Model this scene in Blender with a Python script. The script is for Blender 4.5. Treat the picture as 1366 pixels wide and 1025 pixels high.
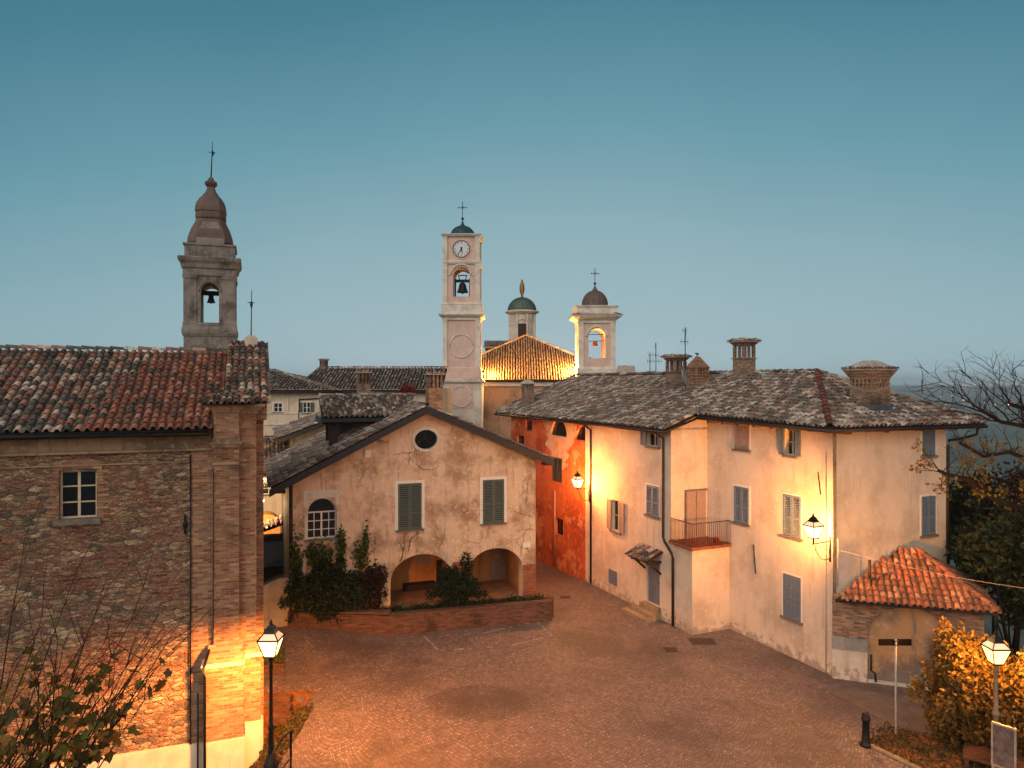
import bpy, bmesh, math, random
from mathutils import Vector, Matrix
R = math.radians
rnd = random.Random(7)
for o in list(bpy.data.objects): bpy.data.objects.remove(o)
S = bpy.context.scene
COL = S.collection

# ------------------------------------------------------------------ camera, sky, sun, exposure
FOC, CX, HY, HC = 950.0, 683.0, 510.0, 10.5      # focal length (px of a 1366 wide frame), centre, horizon row, camera height
cd = bpy.data.cameras.new('camera'); cam = bpy.data.objects.new('camera', cd); COL.objects.link(cam)
cam.location = (0, 0, HC); cam.rotation_euler = (R(90), 0, 0)
cd.sensor_width = 36; cd.lens = 36 * FOC / 1366; cd.shift_y = -2.5 / 1366
cd.clip_end = 30000; cd.clip_start = 0.3
S.camera = cam
S.view_settings.view_transform = 'Standard'; S.view_settings.look = 'None'
S.view_settings.exposure = 0.16; S.view_settings.gamma = 1
S.cycles.use_denoising = True
S.cycles.max_bounces = 6; S.cycles.diffuse_bounces = 4; S.cycles.glossy_bounces = 2
S.cycles.transmission_bounces = 4; S.cycles.transparent_max_bounces = 8; S.cycles.volume_bounces = 0
S.cycles.sample_clamp_indirect = 6; S.cycles.caustics_reflective = False; S.cycles.caustics_refractive = False

w = bpy.data.worlds.new('World'); S.world = w; w.use_nodes = True
wn, wl = w.node_tree.nodes, w.node_tree.links
bg = wn['Background']
def wnode(t, **k):
    n = wn.new(t)
    for a, v in k.items(): setattr(n, a, v)
    return n
tc = wnode('ShaderNodeTexCoord'); nz = wnode('ShaderNodeVectorMath', operation='NORMALIZE'); wl.new(tc.outputs['Generated'], nz.inputs[0])
sp = wnode('ShaderNodeSeparateXYZ'); wl.new(nz.outputs[0], sp.inputs[0])
rp = wnode('ShaderNodeValToRGB')
d2 = wnode('ShaderNodeVectorMath', operation='DOT_PRODUCT'); wl.new(nz.outputs[0], d2.inputs[0]); d2.inputs[1].default_value = (0.07, 0.9975, 0)
hx_ = wnode('ShaderNodeMath', operation='MULTIPLY'); wl.new(sp.outputs['Z'], hx_.inputs[0]); wl.new(sp.outputs['Z'], hx_.inputs[1])
h2 = wnode('ShaderNodeMath', operation='SUBTRACT'); h2.inputs[0].default_value = 1; wl.new(hx_.outputs[0], h2.inputs[1])
h3 = wnode('ShaderNodeMath', operation='SQRT'); wl.new(h2.outputs[0], h3.inputs[0])
h4 = wnode('ShaderNodeMath', operation='SUBTRACT'); wl.new(h3.outputs[0], h4.inputs[0]); wl.new(d2.outputs['Value'], h4.inputs[1])
h5 = wnode('ShaderNodeMath', operation='MULTIPLY_ADD'); wl.new(h4.outputs[0], h5.inputs[0]); h5.inputs[1].default_value = .55; wl.new(sp.outputs['Z'], h5.inputs[2]); h5.use_clamp = True
wz = wnode('ShaderNodeTexNoise'); wl.new(nz.outputs[0], wz.inputs['Vector']); wz.inputs['Scale'].default_value = 2.2; wz.inputs['Detail'].default_value = 3
h6 = wnode('ShaderNodeMath', operation='MULTIPLY_ADD'); wl.new(wz.outputs[0], h6.inputs[0]); h6.inputs[1].default_value = .07; h6.inputs[2].default_value = -.035
h7 = wnode('ShaderNodeMath', operation='ADD', use_clamp=True); wl.new(h5.outputs[0], h7.inputs[0]); wl.new(h6.outputs[0], h7.inputs[1]); wl.new(h7.outputs[0], rp.inputs[0])
def lin(h):
    c = [int(h[i:i+2], 16) / 255 for i in (0, 2, 4)]
    return tuple(x / 12.92 if x <= .04045 else ((x + .055) / 1.055) ** 2.4 for x in c) + (1,)
stops = [(0.0, 'b2c8cc'), (0.03, 'a4bbc1'), (0.07, '9ab3ba'), (0.20, '87a8b1'), (0.34, '6594a2'), (0.48, '467a8c'), (0.62, '316679'), (1.0, '2a5e74')]
rp.color_ramp.elements[0].color = lin(stops[0][1]); rp.color_ramp.elements[1].position = 1; rp.color_ramp.elements[1].color = lin(stops[-1][1])
for p, c in stops[1:-1]: e = rp.color_ramp.elements.new(p); e.color = lin(c)
# warm afterglow in the western half of the dusk sky (behind the viewer)
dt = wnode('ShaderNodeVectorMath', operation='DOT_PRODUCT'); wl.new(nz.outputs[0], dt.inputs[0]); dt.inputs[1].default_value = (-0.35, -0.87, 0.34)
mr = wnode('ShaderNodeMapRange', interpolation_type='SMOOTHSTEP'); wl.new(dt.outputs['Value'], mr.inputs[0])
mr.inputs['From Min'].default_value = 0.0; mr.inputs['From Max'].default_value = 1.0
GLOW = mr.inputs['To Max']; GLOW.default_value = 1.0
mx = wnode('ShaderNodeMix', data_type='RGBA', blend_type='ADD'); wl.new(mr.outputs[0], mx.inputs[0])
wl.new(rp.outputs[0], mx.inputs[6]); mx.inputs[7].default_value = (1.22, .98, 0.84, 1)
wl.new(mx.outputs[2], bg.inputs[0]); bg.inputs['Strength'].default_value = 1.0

sl = bpy.data.lights.new('sun', 'SUN'); sun = bpy.data.objects.new('sun', sl); COL.objects.link(sun)
sl.energy = 0.45; sl.angle = R(35); sl.color = (1, .78, .6)
sun.rotation_euler = (R(58), 0, R(-24)); sun.location = (0, 0, 60)
# ------------------------------------------------------------------ frames: x along a wall, y away from the viewer
class Frame:
    def __init__(s, deg): s.t = R(deg); s.c = math.cos(s.t); s.s = math.sin(s.t)
    def on_b(s, px, py, b):                 # point of the wall plane y = b seen at a photo pixel -> (a, z)
        r = (px - CX) / FOC; Y = b / (s.c - r * s.s)
        return Y * (r * s.c + s.s), HC - (py - HY) / FOC * Y
    def on_a(s, px, py, a):
        r = (px - CX) / FOC; Y = a / (r * s.c + s.s)
        return Y * (s.c - r * s.s), HC - (py - HY) / FOC * Y
    def at(s, px, py, Y):                   # pixel at depth Y -> (a, b, z)
        X = (px - CX) / FOC * Y
        return X * s.c + Y * s.s, -X * s.s + Y * s.c, HC - (py - HY) / FOC * Y
    def roof(s, px, py, P, n):              # pixel ray with plane through P
        r = Vector(((px - CX) / FOC, 1.0, -(py - HY) / FOC))
        d = Vector((r.x * s.c + r.y * s.s, -r.x * s.s + r.y * s.c, r.z)); o = Vector((0, 0, HC))
        t = (Vector(P) - o).dot(n) / d.dot(n)
        return o + d * t
    def world(s, p): return Vector((p[0] * s.c - p[1] * s.s, p[0] * s.s + p[1] * s.c, p[2]))
F0 = Frame(0)
def grd(px, py, z=0.0):                      # world point on level z at a photo pixel
    Y = (HC - z) * FOC / (py - HY); return (px - CX) / FOC * Y, Y

OFF = {}; FRM = {}
def tag(o, label=None, cat=None, group=None, kind=None):
    if label: o['label'] = label
    if cat: o['category'] = cat
    if group: o['group'] = group
    if kind: o['kind'] = kind
    return o
def root(name, fr, org, label, cat, group=None):
    o = bpy.data.objects.new(name, None); COL.objects.link(o)
    o.location = fr.world(org); o.rotation_euler = (0, 0, fr.t); o.empty_display_size = .3
    OFF[o.name] = Vector(org); FRM[o.name] = fr
    return tag(o, label, cat, group)

class MB:
    def __init__(s, M=None): s.v = []; s.f = []; s.M = M; s.sm = []
    def add(s, vs, fs, smooth=False):
        n = len(s.v)
        s.v += [tuple(s.M @ Vector(v)) for v in vs] if s.M else [tuple(v) for v in vs]
        s.f += [tuple(n + i for i in f) for f in fs]; s.sm += [smooth] * len(fs)
        return s
    def box(s, x0, x1, y0, y1, z0, z1):
        return s.add([(x0, y0, z0), (x1, y0, z0), (x1, y1, z0), (x0, y1, z0), (x0, y0, z1), (x1, y0, z1), (x1, y1, z1), (x0, y1, z1)],
                     [(0, 3, 2, 1), (4, 5, 6, 7), (0, 1, 5, 4), (1, 2, 6, 5), (2, 3, 7, 6), (3, 0, 4, 7)])
    def prism(s, poly, y0, y1):              # polygon in x,z extruded along y
        n = len(poly)
        return s.add([(x, y0, z) for x, z in poly] + [(x, y1, z) for x, z in poly],
                     [tuple(range(n)), tuple(range(2 * n - 1, n - 1, -1))] + [(i, n + i, n + (i + 1) % n, (i + 1) % n) for i in range(n)])
    def slab(s, poly, z0, z1):               # polygon in x,y extruded along z
        n = len(poly)
        return s.add([(x, y, z0) for x, y in poly] + [(x, y, z1) for x, y in poly],
                     [tuple(range(n - 1, -1, -1)), tuple(range(n, 2 * n))] + [(i, (i + 1) % n, n + (i + 1) % n, n + i) for i in range(n)])
    def ring(s, x, y, prof, seg=16, smooth=True, ph=0):   # lathe, profile of (radius, z)
        vs = []; fs = []; m = len(prof)
        for r, z in prof:
            for k in range(seg):
                t = 2 * math.pi * (k + ph) / seg; vs.append((x + r * math.cos(t), y + r * math.sin(t), z))
        for j in range(m - 1):
            for k in range(seg):
                a = j * seg + k; b = j * seg + (k + 1) % seg; fs.append((a, b, b + seg, a + seg))
        fs.append(tuple(range(seg - 1, -1, -1))); fs.append(tuple((m - 1) * seg + k for k in range(seg)))
        return s.add(vs, fs, smooth)
    def loft(s, x, y, prof, ch=0.0, ky=1.0, smooth=False): # square plan stack, profile (half width, z), ch = chamfer share
        vs = []; fs = []; m = len(prof); q = 8 if ch > 0 else 4
        for h, z in prof:
            if q == 4: pts = [(-h, -h), (h, -h), (h, h), (-h, h)]
            else:
                c = h * (1 - ch); pts = [(-c, -h), (c, -h), (h, -c), (h, c), (c, h), (-c, h), (-h, c), (-h, -c)]
            vs += [(x + a, y + b * ky, z) for a, b in pts]
        for j in range(m - 1):
            for k in range(q):
                a = j * q + k; b = j * q + (k + 1) % q; fs.append((a, b, b + q, a + q))
        fs.append(tuple(range(q - 1, -1, -1))); fs.append(tuple((m - 1) * q + k for k in range(q)))
        return s.add(vs, fs, smooth)
    def tube(s, pts, r, seg=6, smooth=True):
        pts = [Vector(p) for p in pts]; rs = r if isinstance(r, (list, tuple)) else [r] * len(pts)
        vs = []; fs = []; m = len(pts); up = Vector((0, 0, 1))
        for i, p in enumerate(pts):
            d = (pts[min(i + 1, m - 1)] - pts[max(i - 1, 0)])
            d = d.normalized() if d.length > 1e-9 else Vector((0, 0, 1))
            x = d.cross(up)
            if x.length < .05: x = d.cross(Vector((1, 0, 0)))
            x.normalize(); y = d.cross(x)
            for k in range(seg):
                t = 2 * math.pi * k / seg; vs.append(p + (x * math.cos(t) + y * math.sin(t)) * rs[i])
        for j in range(m - 1):
            for k in range(seg):
                a = j * seg + k; b = j * seg + (k + 1) % seg; fs.append((a, b, b + seg, a + seg))
        fs.append(tuple(range(seg))); fs.append(tuple((m - 1) * seg + k for k in range(seg - 1, -1, -1)))
        return s.add(vs, fs, smooth)
    def bar(s, p, q, wd, ht):                # rectangular bar between two points
        p = Vector(p); q = Vector(q); d = (q - p).normalized(); x = d.cross(Vector((0, 0, 1)))
        if x.length < .05: x = Vector((1, 0, 0))
        x.normalize(); z = x.cross(d); vs = []
        for c in (p, q):
            for a, b in ((-1, -1), (1, -1), (1, 1), (-1, 1)): vs.append(c + x * a * wd / 2 + z * b * ht / 2)
        return s.add(vs, [(0, 1, 2, 3), (7, 6, 5, 4), (0, 4, 5, 1), (1, 5, 6, 2), (2, 6, 7, 3), (3, 7, 4, 0)])
    def build(s, name, mat, parent=None, fr=None, org=(0, 0, 0), label=None, cat=None, group=None, kind=None, recalc=True, cuts=None):
        me = bpy.data.meshes.new(name)
        if parent is not None: off = OFF[parent.name]
        else: off = Vector(org)
        me.from_pydata([(v[0] - off.x, v[1] - off.y, v[2] - off.z) for v in s.v], [], s.f)
        me.polygons.foreach_set('use_smooth', s.sm)
        if recalc:
            bm = bmesh.new(); bm.from_mesh(me); bmesh.ops.recalc_face_normals(bm, faces=bm.faces); bm.to_mesh(me); bm.free()
        me.materials.append(mat)
        o = bpy.data.objects.new(name, me); COL.objects.link(o); OFF[o.name] = off
        if parent is not None:
            o.parent = parent; FRM[o.name] = FRM[parent.name]
        else:
            fr = fr or F0; o.location = fr.world(off); o.rotation_euler = (0, 0, fr.t); FRM[o.name] = fr
        if cuts:
            tmp = []
            for c in cuts:
                cm = bpy.data.meshes.new('cut'); cm.from_pydata([(v[0] - off.x, v[1] - off.y, v[2] - off.z) for v in c.v], [], c.f)
                bm = bmesh.new(); bm.from_mesh(cm); bmesh.ops.recalc_face_normals(bm, faces=bm.faces); bm.to_mesh(cm); bm.free()
                co = bpy.data.objects.new('cut', cm); COL.objects.link(co); co.matrix_world = Matrix.Identity(4)
                tmp.append(co)
            pl, pr, pp = o.location.copy(), o.rotation_euler.copy(), o.parent
            o.parent = None; o.location = (0, 0, 0); o.rotation_euler = (0, 0, 0)
            for co in tmp:
                md = o.modifiers.new('b', 'BOOLEAN'); md.operation = 'DIFFERENCE'; md.object = co; md.solver = 'EXACT'
            dg = bpy.context.evaluated_depsgraph_get(); dg.update()
            nm = bpy.data.meshes.new_from_object(o.evaluated_get(dg))
            o.modifiers.clear(); o.data = nm; nm.name = name
            o.parent = pp; o.location = pl; o.rotation_euler = pr
            for co in tmp: bpy.data.objects.remove(co)
        tag(o, label, cat, group, kind)
        return o

def face_a(b, z, a, sgn=1):   # local x = to the viewer's right along -b, y = into wall (+a)
    return Matrix(((0, 1, 0, a), (-1, 0, 0, b), (0, 0, 1, z), (0, 0, 0, 1)))
def face_b(a, z, b):
    return Matrix(((1, 0, 0, a), (0, 1, 0, b), (0, 0, 1, z), (0, 0, 0, 1)))
def arch_poly(x0, x1, z0, zs, rise=None, n=14):
    c = (x0 + x1) / 2; h = (x1 - x0) / 2; rise = rise or h
    return [(x0, z0), (x1, z0)] + [(c + h * math.cos(math.pi * k / n), zs + rise * math.sin(math.pi * k / n)) for k in range(n + 1)]

# ------------------------------------------------------------------ materials
def nmat(name, rough=.85, spec=.3, metal=0):
    m = bpy.data.materials.new(name); m.use_nodes = True
    b = m.node_tree.nodes['Principled BSDF']; b.inputs['Roughness'].default_value = rough
    b.inputs['Specular IOR Level'].default_value = spec; b.inputs['Metallic'].default_value = metal
    return m, b
class NT:
    def __init__(s, m): s.m = m; s.n = m.node_tree.nodes; s.l = m.node_tree.links
    def new(s, t, ins=None, **k):
        n = s.n.new(t)
        for a, v in k.items(): setattr(n, a, v)
        for a, v in (ins or {}).items():
            if isinstance(v, bpy.types.NodeSocket): s.l.new(v, n.inputs[a])
            else: n.inputs[a].default_value = v
        return n
    def obj(s): return s.new('ShaderNodeTexCoord').outputs['Object']
    def math(s, op, a, b=0.0, c=0.0, clamp=False): return s.new('ShaderNodeMath', {0: a, 1: b, 2: c}, operation=op, use_clamp=clamp).outputs[0]
    def noise(s, vec, scale, detail=4, rough=.55, dist=0): return s.new('ShaderNodeTexNoise', {'Vector': vec, 'Scale': scale, 'Detail': detail, 'Roughness': rough, 'Distortion': dist}).outputs[0]
    def map(s, vec, scale=(1, 1, 1), loc=(0, 0, 0)): return s.new('ShaderNodeMapping', {'Vector': vec, 'Scale': scale, 'Location': loc}).outputs[0]
    def ramp(s, fac, st, interp='LINEAR'):
        n = s.new('ShaderNodeValToRGB', {0: fac}); cr = n.color_ramp; cr.interpolation = interp
        cr.elements[0].position = st[0][0]; cr.elements[0].color = c4(st[0][1])
        cr.elements[1].position = st[-1][0]; cr.elements[1].color = c4(st[-1][1])
        for p, c in st[1:-1]: cr.elements.new(p).color = c4(c)
        return n.outputs[0]
    def rng(s, v, a, b, c=0.0, d=1.0, smooth=True): return s.new('ShaderNodeMapRange', {'Value': v, 'From Min': a, 'From Max': b, 'To Min': c, 'To Max': d}, interpolation_type='SMOOTHSTEP' if smooth else 'LINEAR').outputs[0]
    def mix(s, f, a, b, mode='MIX'): return s.new('ShaderNodeMix', {0: f, 6: c4(a), 7: c4(b)}, data_type='RGBA', blend_type=mode).outputs[2]
    def bump(s, h, strength=.5, dist=.02): return s.new('ShaderNodeBump', {'Height': h, 'Strength': strength, 'Distance': dist}).outputs[0]
    def flat(s):                               # wall vector: along the wall, up
        sx = s.new('ShaderNodeSeparateXYZ', {0: s.obj()})
        u = s.math('ADD', sx.outputs[0], sx.outputs[1])
        return s.new('ShaderNodeCombineXYZ', {0: u, 1: sx.outputs[2], 2: 0.0}).outputs[0], sx
def c4(c):
    if isinstance(c, (int, float)): return (c, c, c, 1)
    if isinstance(c, str): return lin(c)
    if isinstance(c, bpy.types.NodeSocket): return c
    return tuple(c) + (1,) if len(c) == 3 else c

def m_plain(name, col, rough=.7, spec=.3, metal=0, var=.25, sc=6):
    m, b = nmat(name, rough, spec, metal); t = NT(m); v = t.obj(); c = c4(col)
    n = t.noise(v, sc, 5); d = tuple(x * (1 - var) for x in c[:3]) ; e = tuple(min(1, x * (1 + var)) for x in c[:3])
    t.l.new(t.ramp(n, [(.3, d), (.7, e)]), b.inputs['Base Color'])
    t.l.new(t.bump(t.noise(v, sc * 8, 3), .15, .01), b.inputs['Normal'])
    return m
def m_plaster(name, base, stain, light, pat=.5, crack=0.0, sc=1.0, low=None, lowz=1.0):
    m, b = nmat(name, .92, .15); t = NT(m); v = t.obj(); fv, sx = t.flat()
    n1 = t.noise(v, .55 * sc, 6, .6); n2 = t.noise(v, 3.5 * sc, 6, .65); n3 = t.noise(t.map(v, (2.2, 2.2, .25)), 1.6 * sc, 5, .6)
    c = t.mix(t.rng(n1, .42, .66, 0, pat), base, stain)
    c = t.mix(t.rng(n3, .52, .75, 0, pat), c, stain)
    c = t.mix(t.rng(n2, .5, .72, 0, pat * .8), c, light)
    if low is not None:                        # rising damp with a ragged outline
        h = t.math('ADD', sx.outputs[2], t.math('MULTIPLY', t.math('SUBTRACT', n2, .5), 2.6 * lowz))
        c = t.mix(t.rng(h, lowz * .35, lowz * .15, 0, .8), c, low)
    if crack:
        e = t.new('ShaderNodeTexVoronoi', {'Vector': t.new('ShaderNodeMix', {0: .25, 4: v, 5: t.new('ShaderNodeTexNoise', {'Vector': v, 'Scale': 2.5}).outputs['Color']}, data_type='VECTOR').outputs[1], 'Scale': .9}, feature='DISTANCE_TO_EDGE').outputs[0]
        c = t.mix(t.math('MULTIPLY', t.rng(e, .012, .0, 0, crack), t.rng(n1, .45, .55)), c, tuple(x * .45 for x in c4(stain)[:3]))
    t.l.new(c, b.inputs['Base Color'])
    t.l.new(t.bump(t.math('ADD', t.noise(v, 14, 5), t.math('MULTIPLY', n2, .8)), .3, .02), b.inputs['Normal'])
    return m
def m_brick(name, cols, mortar, bw=.25, bh=.07, weather=.4, dark='2a211b'):
    m, b = nmat(name, .9, .2); t = NT(m); fv, sx = t.flat(); v = t.obj()
    wv = t.new('ShaderNodeMix', {0: .012, 4: fv, 5: t.new('ShaderNodeTexNoise', {'Vector': v, 'Scale': 7.0}).outputs['Color']}, data_type='VECTOR').outputs[1]
    br = t.new('ShaderNodeTexBrick', {'Vector': wv, 'Color1': (0, 0, 0, 1), 'Color2': (1, 1, 1, 1), 'Mortar': (.5, .5, .5, 1), 'Scale': 1.0, 'Mortar Size': .009, 'Mortar Smooth': .3, 'Bias': 0.0, 'Brick Width': bw, 'Row Height': bh})
    n = len(cols); c = t.ramp(br.outputs[0], [(i / (n - 1), k) for i, k in enumerate(cols)])
    c = t.mix(t.rng(t.noise(v, 5, 5), .45, .7, 0, .5), c, mortar)
    c = t.mix(br.outputs[1], c, mortar)
    c = t.mix(t.rng(t.noise(v, .9, 6, .65), .48, .72, 0, weather), c, dark)
    t.l.new(c, b.inputs['Base Color'])
    h = t.math('ADD', t.math('MULTIPLY', br.outputs[1], -1.0), t.noise(v, 22, 3))
    t.l.new(t.bump(h, .7, .02), b.inputs['Normal']); return m
def m_rubble(name):
    m, b = nmat(name, .92, .2); t = NT(m); fv, sx = t.flat(); v = t.obj()
    wv = t.new('ShaderNodeMix', {0: .16, 4: fv, 5: t.new('ShaderNodeTexNoise', {'Vector': v, 'Scale': 3.4, 'Detail': 5.0, 'Roughness': .62}).outputs['Color']}, data_type='VECTOR').outputs[1]
    def vor(scx, scz, sc):
        mv = t.map(wv, (scx, scz, 1))
        a = t.new('ShaderNodeTexVoronoi', {'Vector': mv, 'Scale': sc, 'Randomness': .95}); e = t.new('ShaderNodeTexVoronoi', {'Vector': mv, 'Scale': sc, 'Randomness': .95}, feature='DISTANCE_TO_EDGE')
        s1 = t.new('ShaderNodeSeparateColor', {0: a.outputs['Color']}); return s1, e.outputs[0]
    s1, e1 = vor(.6, 1.45, 6.6); s2, e2 = vor(.5, 1.9, 10.5)
    stone = t.ramp(s1.outputs[0], [(0, '6a5c4c'), (.2, '9c8a70'), (.4, 'b49c7c'), (.55, '7c6c5a'), (.7, 'a07e60'), (.82, '8c6650'), (.92, 'c8b496'), (1, 'e0d4bc')], 'CONSTANT')
    small = t.ramp(s2.outputs[1], [(0, '946850'), (.25, 'a68466'), (.5, 'b29a7c'), (.75, '786450'), (1, 'c2a98a')], 'CONSTANT')
    pick = t.rng(t.noise(v, .8, 5, .6), .47, .53)
    c1 = t.mix(t.rng(e1, .05, .015), stone, '7d6f60'); c2 = t.mix(t.rng(e2, .06, .02), small, '94806c')
    # brick courses in patches
    br = t.new('ShaderNodeTexBrick', {'Vector': wv, 'Color1': (0, 0, 0, 1), 'Color2': (1, 1, 1, 1), 'Mortar': (.5, .5, .5, 1), 'Scale': 1.0, 'Mortar Size': .01, 'Mortar Smooth': .3, 'Brick Width': .27, 'Row Height': .085})
    c3 = t.mix(br.outputs[1], t.ramp(br.outputs[0], [(0, '7a4c3c'), (.4, '8e5e4a'), (.7, '9c765e'), (1, 'a88c74')]), '94806c')
    c = t.mix(pick, c1, c2)
    pb = t.rng(t.noise(t.map(v, (1, 1, 1.8)), .62, 5, .6), .53, .58)
    c = t.mix(pb, c, c3)
    c = t.mix(t.rng(t.noise(v, 26, 3), .45, .75, 0, .45), c, '3c332c'); c = t.mix(t.rng(t.noise(v, .5, 6, .65), .5, .7, 0, .3), c, '4e443c'); c = t.mix(t.rng(t.noise(v, 9, 4, .6), .6, .72, 0, .5), c, 'c8b8a2')
    t.l.new(c, b.inputs['Base Color'])
    h = t.math('ADD', t.rng(e1, .0, .12), t.math('MULTIPLY', t.rng(e2, 0, .1), .7)); h = t.math('ADD', h, t.math('MULTIPLY', t.noise(v, 15, 4), 1.0))
    t.l.new(t.bump(h, .9, .05), b.inputs['Normal']); return m
def m_tile(name, cols, moss, mossamt=.35, sc=2.2):
    m, b = nmat(name, .88, .25); t = NT(m); v = t.obj()
    g = t.new('ShaderNodeNewGeometry'); n = len(cols)
    c = t.ramp(g.outputs['Random Per Island'], [(i / n, k) for i, k in enumerate(cols)] + [(1, cols[-1])], 'CONSTANT')
    c = t.mix(t.rng(t.noise(v, sc * 4, 5, .65), .42, .7, 0, .75), c, moss)
    c = t.mix(t.rng(t.noise(v, sc * .35, 4), .4, .65, 0, mossamt), c, moss)
    c = t.mix(t.rng(t.noise(v, 30, 3), .55, .75, 0, .5), c, 'b8ab98')
    t.l.new(c, b.inputs['Base Color']); t.l.new(t.bump(t.noise(v, 40, 3), .25, .01), b.inputs['Normal']); return m
def m_leaf(name, cols, rough=.6):
    m, b = nmat(name, rough, .3); t = NT(m); g = t.new('ShaderNodeNewGeometry'); n = len(cols)
    t.l.new(t.ramp(g.outputs['Random Per Island'], [(i / (n - 1), k) for i, k in enumerate(cols)]), b.inputs['Base Color'])
    b.inputs['Subsurface Weight'].default_value = 0
    tr = t.new('ShaderNodeBsdfTranslucent'); t.l.new(b.inputs['Base Color'].links[0].from_socket, tr.inputs[0])
    ms = t.new('ShaderNodeMixShader', {0: .3, 1: b.outputs[0], 2: tr.outputs[0]}); t.l.new(ms.outputs[0], t.n['Material Output'].inputs[0]); return m
def m_emit(name, col, strength, glass=False):
    m, b = nmat(name, .4); b.inputs['Base Color'].default_value = (.9, .8, .6, 1)
    b.inputs['Emission Color'].default_value = c4(col); b.inputs['Emission Strength'].default_value = strength; return m

M = {}
M['rubble'] = m_rubble('rubble_stone')
M['brick'] = m_brick('old_brick', ['6e4636', '8c5e44', 'a07456', 'b08c6c', '6a4e40', '94745a'], '94806a', weather=.5)
M['brick_red'] = m_brick('red_brick', ['6a2a1c', '8b3a26', '9c4a33', '7a3527'], '9a8068', weather=.45)
M['brick_dark'] = m_brick('mossy_brick', ['4a2c24', '5e3a2e', '6e4a3c', '3e3029', '7a4c3a'], '5c5246', weather=.75)
M['brick_tan'] = m_brick('tan_brick', ['7c6250', '94796290'[:6], 'a89078', '6a584a', '8a6450'], '8e8070', bw=.22, bh=.065, weather=.7)
M['stone'] = m_plaster('weathered_stone', '85827b', '454340', '9c9990', pat=.8, sc=2)
M['stone_warm'] = m_plaster('warm_stone', '9a8468', '5a4c3c', 'b8a184', pat=.7, sc=2)
M['concrete'] = m_plaster('concrete', '9a9488', '6c675f', 'aaa498', pat=.6, sc=1.5)
M['plinth'] = m_plaster('plinth_render', 'cfc4b0', 'a29682', 'ddd2c0', pat=.6)
M['cream'] = m_plaster('cream_plaster', 'd4c2ac', 'b4a08a', 'e0d2c0', pat=.75, low='9a8a78', lowz=.8)
M['cream_far'] = m_plaster('pale_plaster', 'cfc0a6', 'aea089', 'ddd0bb', pat=.7)
M['ochre'] = m_plaster('ochre_plaster', 'd4b99c', '9e8064', 'e2d4be', pat=1.0, crack=.3, sc=1.4)
M['arch_in'] = m_plaster('lamplit_plaster', 'cf9454', 'a0683a', 'daa96c', pat=.6)  # porch lining and curved wall: orange lamplight put into the plaster colour
def m_redwall():
    m = m_plaster('red_plaster', 'b56038', '8c3e26', 'cc8456', pat=.9); t = NT(m); b = t.n['Principled BSDF']; old = b.inputs['Base Color'].links[0].from_socket
    v = t.obj(); s = t.new('ShaderNodeSeparateXYZ', {0: v}); n = t.noise(v, 1.1, 6, .65); n2 = t.noise(t.map(v, (1, 1, .4)), 2.6, 6, .7)
    dy = t.math('ABSOLUTE', t.math('SUBTRACT', s.outputs[1], 17.3)); w_ = t.math('ADD', t.math('MULTIPLY', s.outputs[2], .62), -3.0)
    mk = t.rng(t.math('ADD', t.math('SUBTRACT', w_, dy), t.math('MULTIPLY', t.math('SUBTRACT', n, .5), 3.4)), .0, .06)
    c = t.mix(t.math('MULTIPLY', mk, t.rng(n2, .36, .42)), old, t.mix(n, 'b08a6c', 'cdae90'))
    c = t.mix(t.rng(t.noise(v, .8, 6, .7), .56, .6, 0, .8), c, 'c88a5c'); t.l.new(c, b.inputs['Base Color']); return m
M['red'] = m_redwall()
M['pink'] = m_plaster('pink_plaster', 'd0b6a6', 'b59e90', 'd8c2b4', pat=.6)
M['white_st'] = m_plaster('pale_trim', 'd6cfc0', 'a39e90', 'e0dace', pat=.6, sc=2)
M['nave'] = m_plaster('nave_plaster', 'b08f72', '8a6a52', 'bda084', pat=1.0)
M['tile_l'] = m_tile('mixed_clay_tiles', ['46403a', '9a6854', '786a5c', 'bca08a', '504c46', '905c4a', '6a655c', 'b0907a', '423f38', 'c6b6a2', '846256', '585650', 'a8725c', '5c5850'], '35322c', .45)
M['tile_m'] = m_tile('bleached_clay_tiles', ['4a443e', '8a7a6c', 'b8a896', '5c534a', '9a8674', '6c4c40', 'c6bcae', '54504a', '7c6a5c'], '35322e', .3)
M['tile_dr'] = m_tile('dark_red_tiles', ['6a3a30', '7c4438', '5a342c', '804e40'], '3f3430', .3)
M['tile_red'] = m_tile('red_clay_tiles', ['98563a', 'a86a4c', '865040', 'b48664', '8e5840', '6e4a3c'], '54402f', .35)
M['tile_g'] = m_tile('grey_clay_tiles', ['6b6056', '9a8c7e', '5c544c', 'ac9a88', '7c7166', '8a6a5c', 'c6baac', '5f5750', '948878', 'b2a69a', '7a5a50'], '4b473f', .3)
M['tile_n'] = m_tile('nave_tiles', ['c8a070', 'b08656', 'd4b284', '9a7450', 'bd935f'], '86694a', .15)
M['under'] = m_plain('roof_underlay', '332b26', .9, .1)
M['wood'] = m_plain('dark_timber', '3b2e27', .8, .2, sc=9)
M['soffit'] = m_plain('soffit_timber', '6a5040', .85, .2, sc=9)
M['fascia'] = m_plain('fascia_metal', '24262a', .5, .4)
M['pipe'] = m_plain('copper_pipe', '3a2c26', .5, .5, .5)
M['iron'] = m_plain('black_iron', '1c1e20', .45, .5, .6)
M['iron_brown'] = m_plain('brown_iron', '5a3a28', .6, .4, .4)
M['shut_green'] = m_plain('green_shutter_paint', '525b55', .6, .3, var=.15, sc=12)
M['shut_dark'] = m_plain('weathered_shutter', '3c3a34', .7, .2)
M['shut_blue'] = m_plain('bluegrey_shutter_paint', '667380', .6, .3, var=.15, sc=12)
M['shut_brown'] = m_plain('taupe_shutter_paint', '9a8478', .6, .3, var=.15, sc=12)
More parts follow.
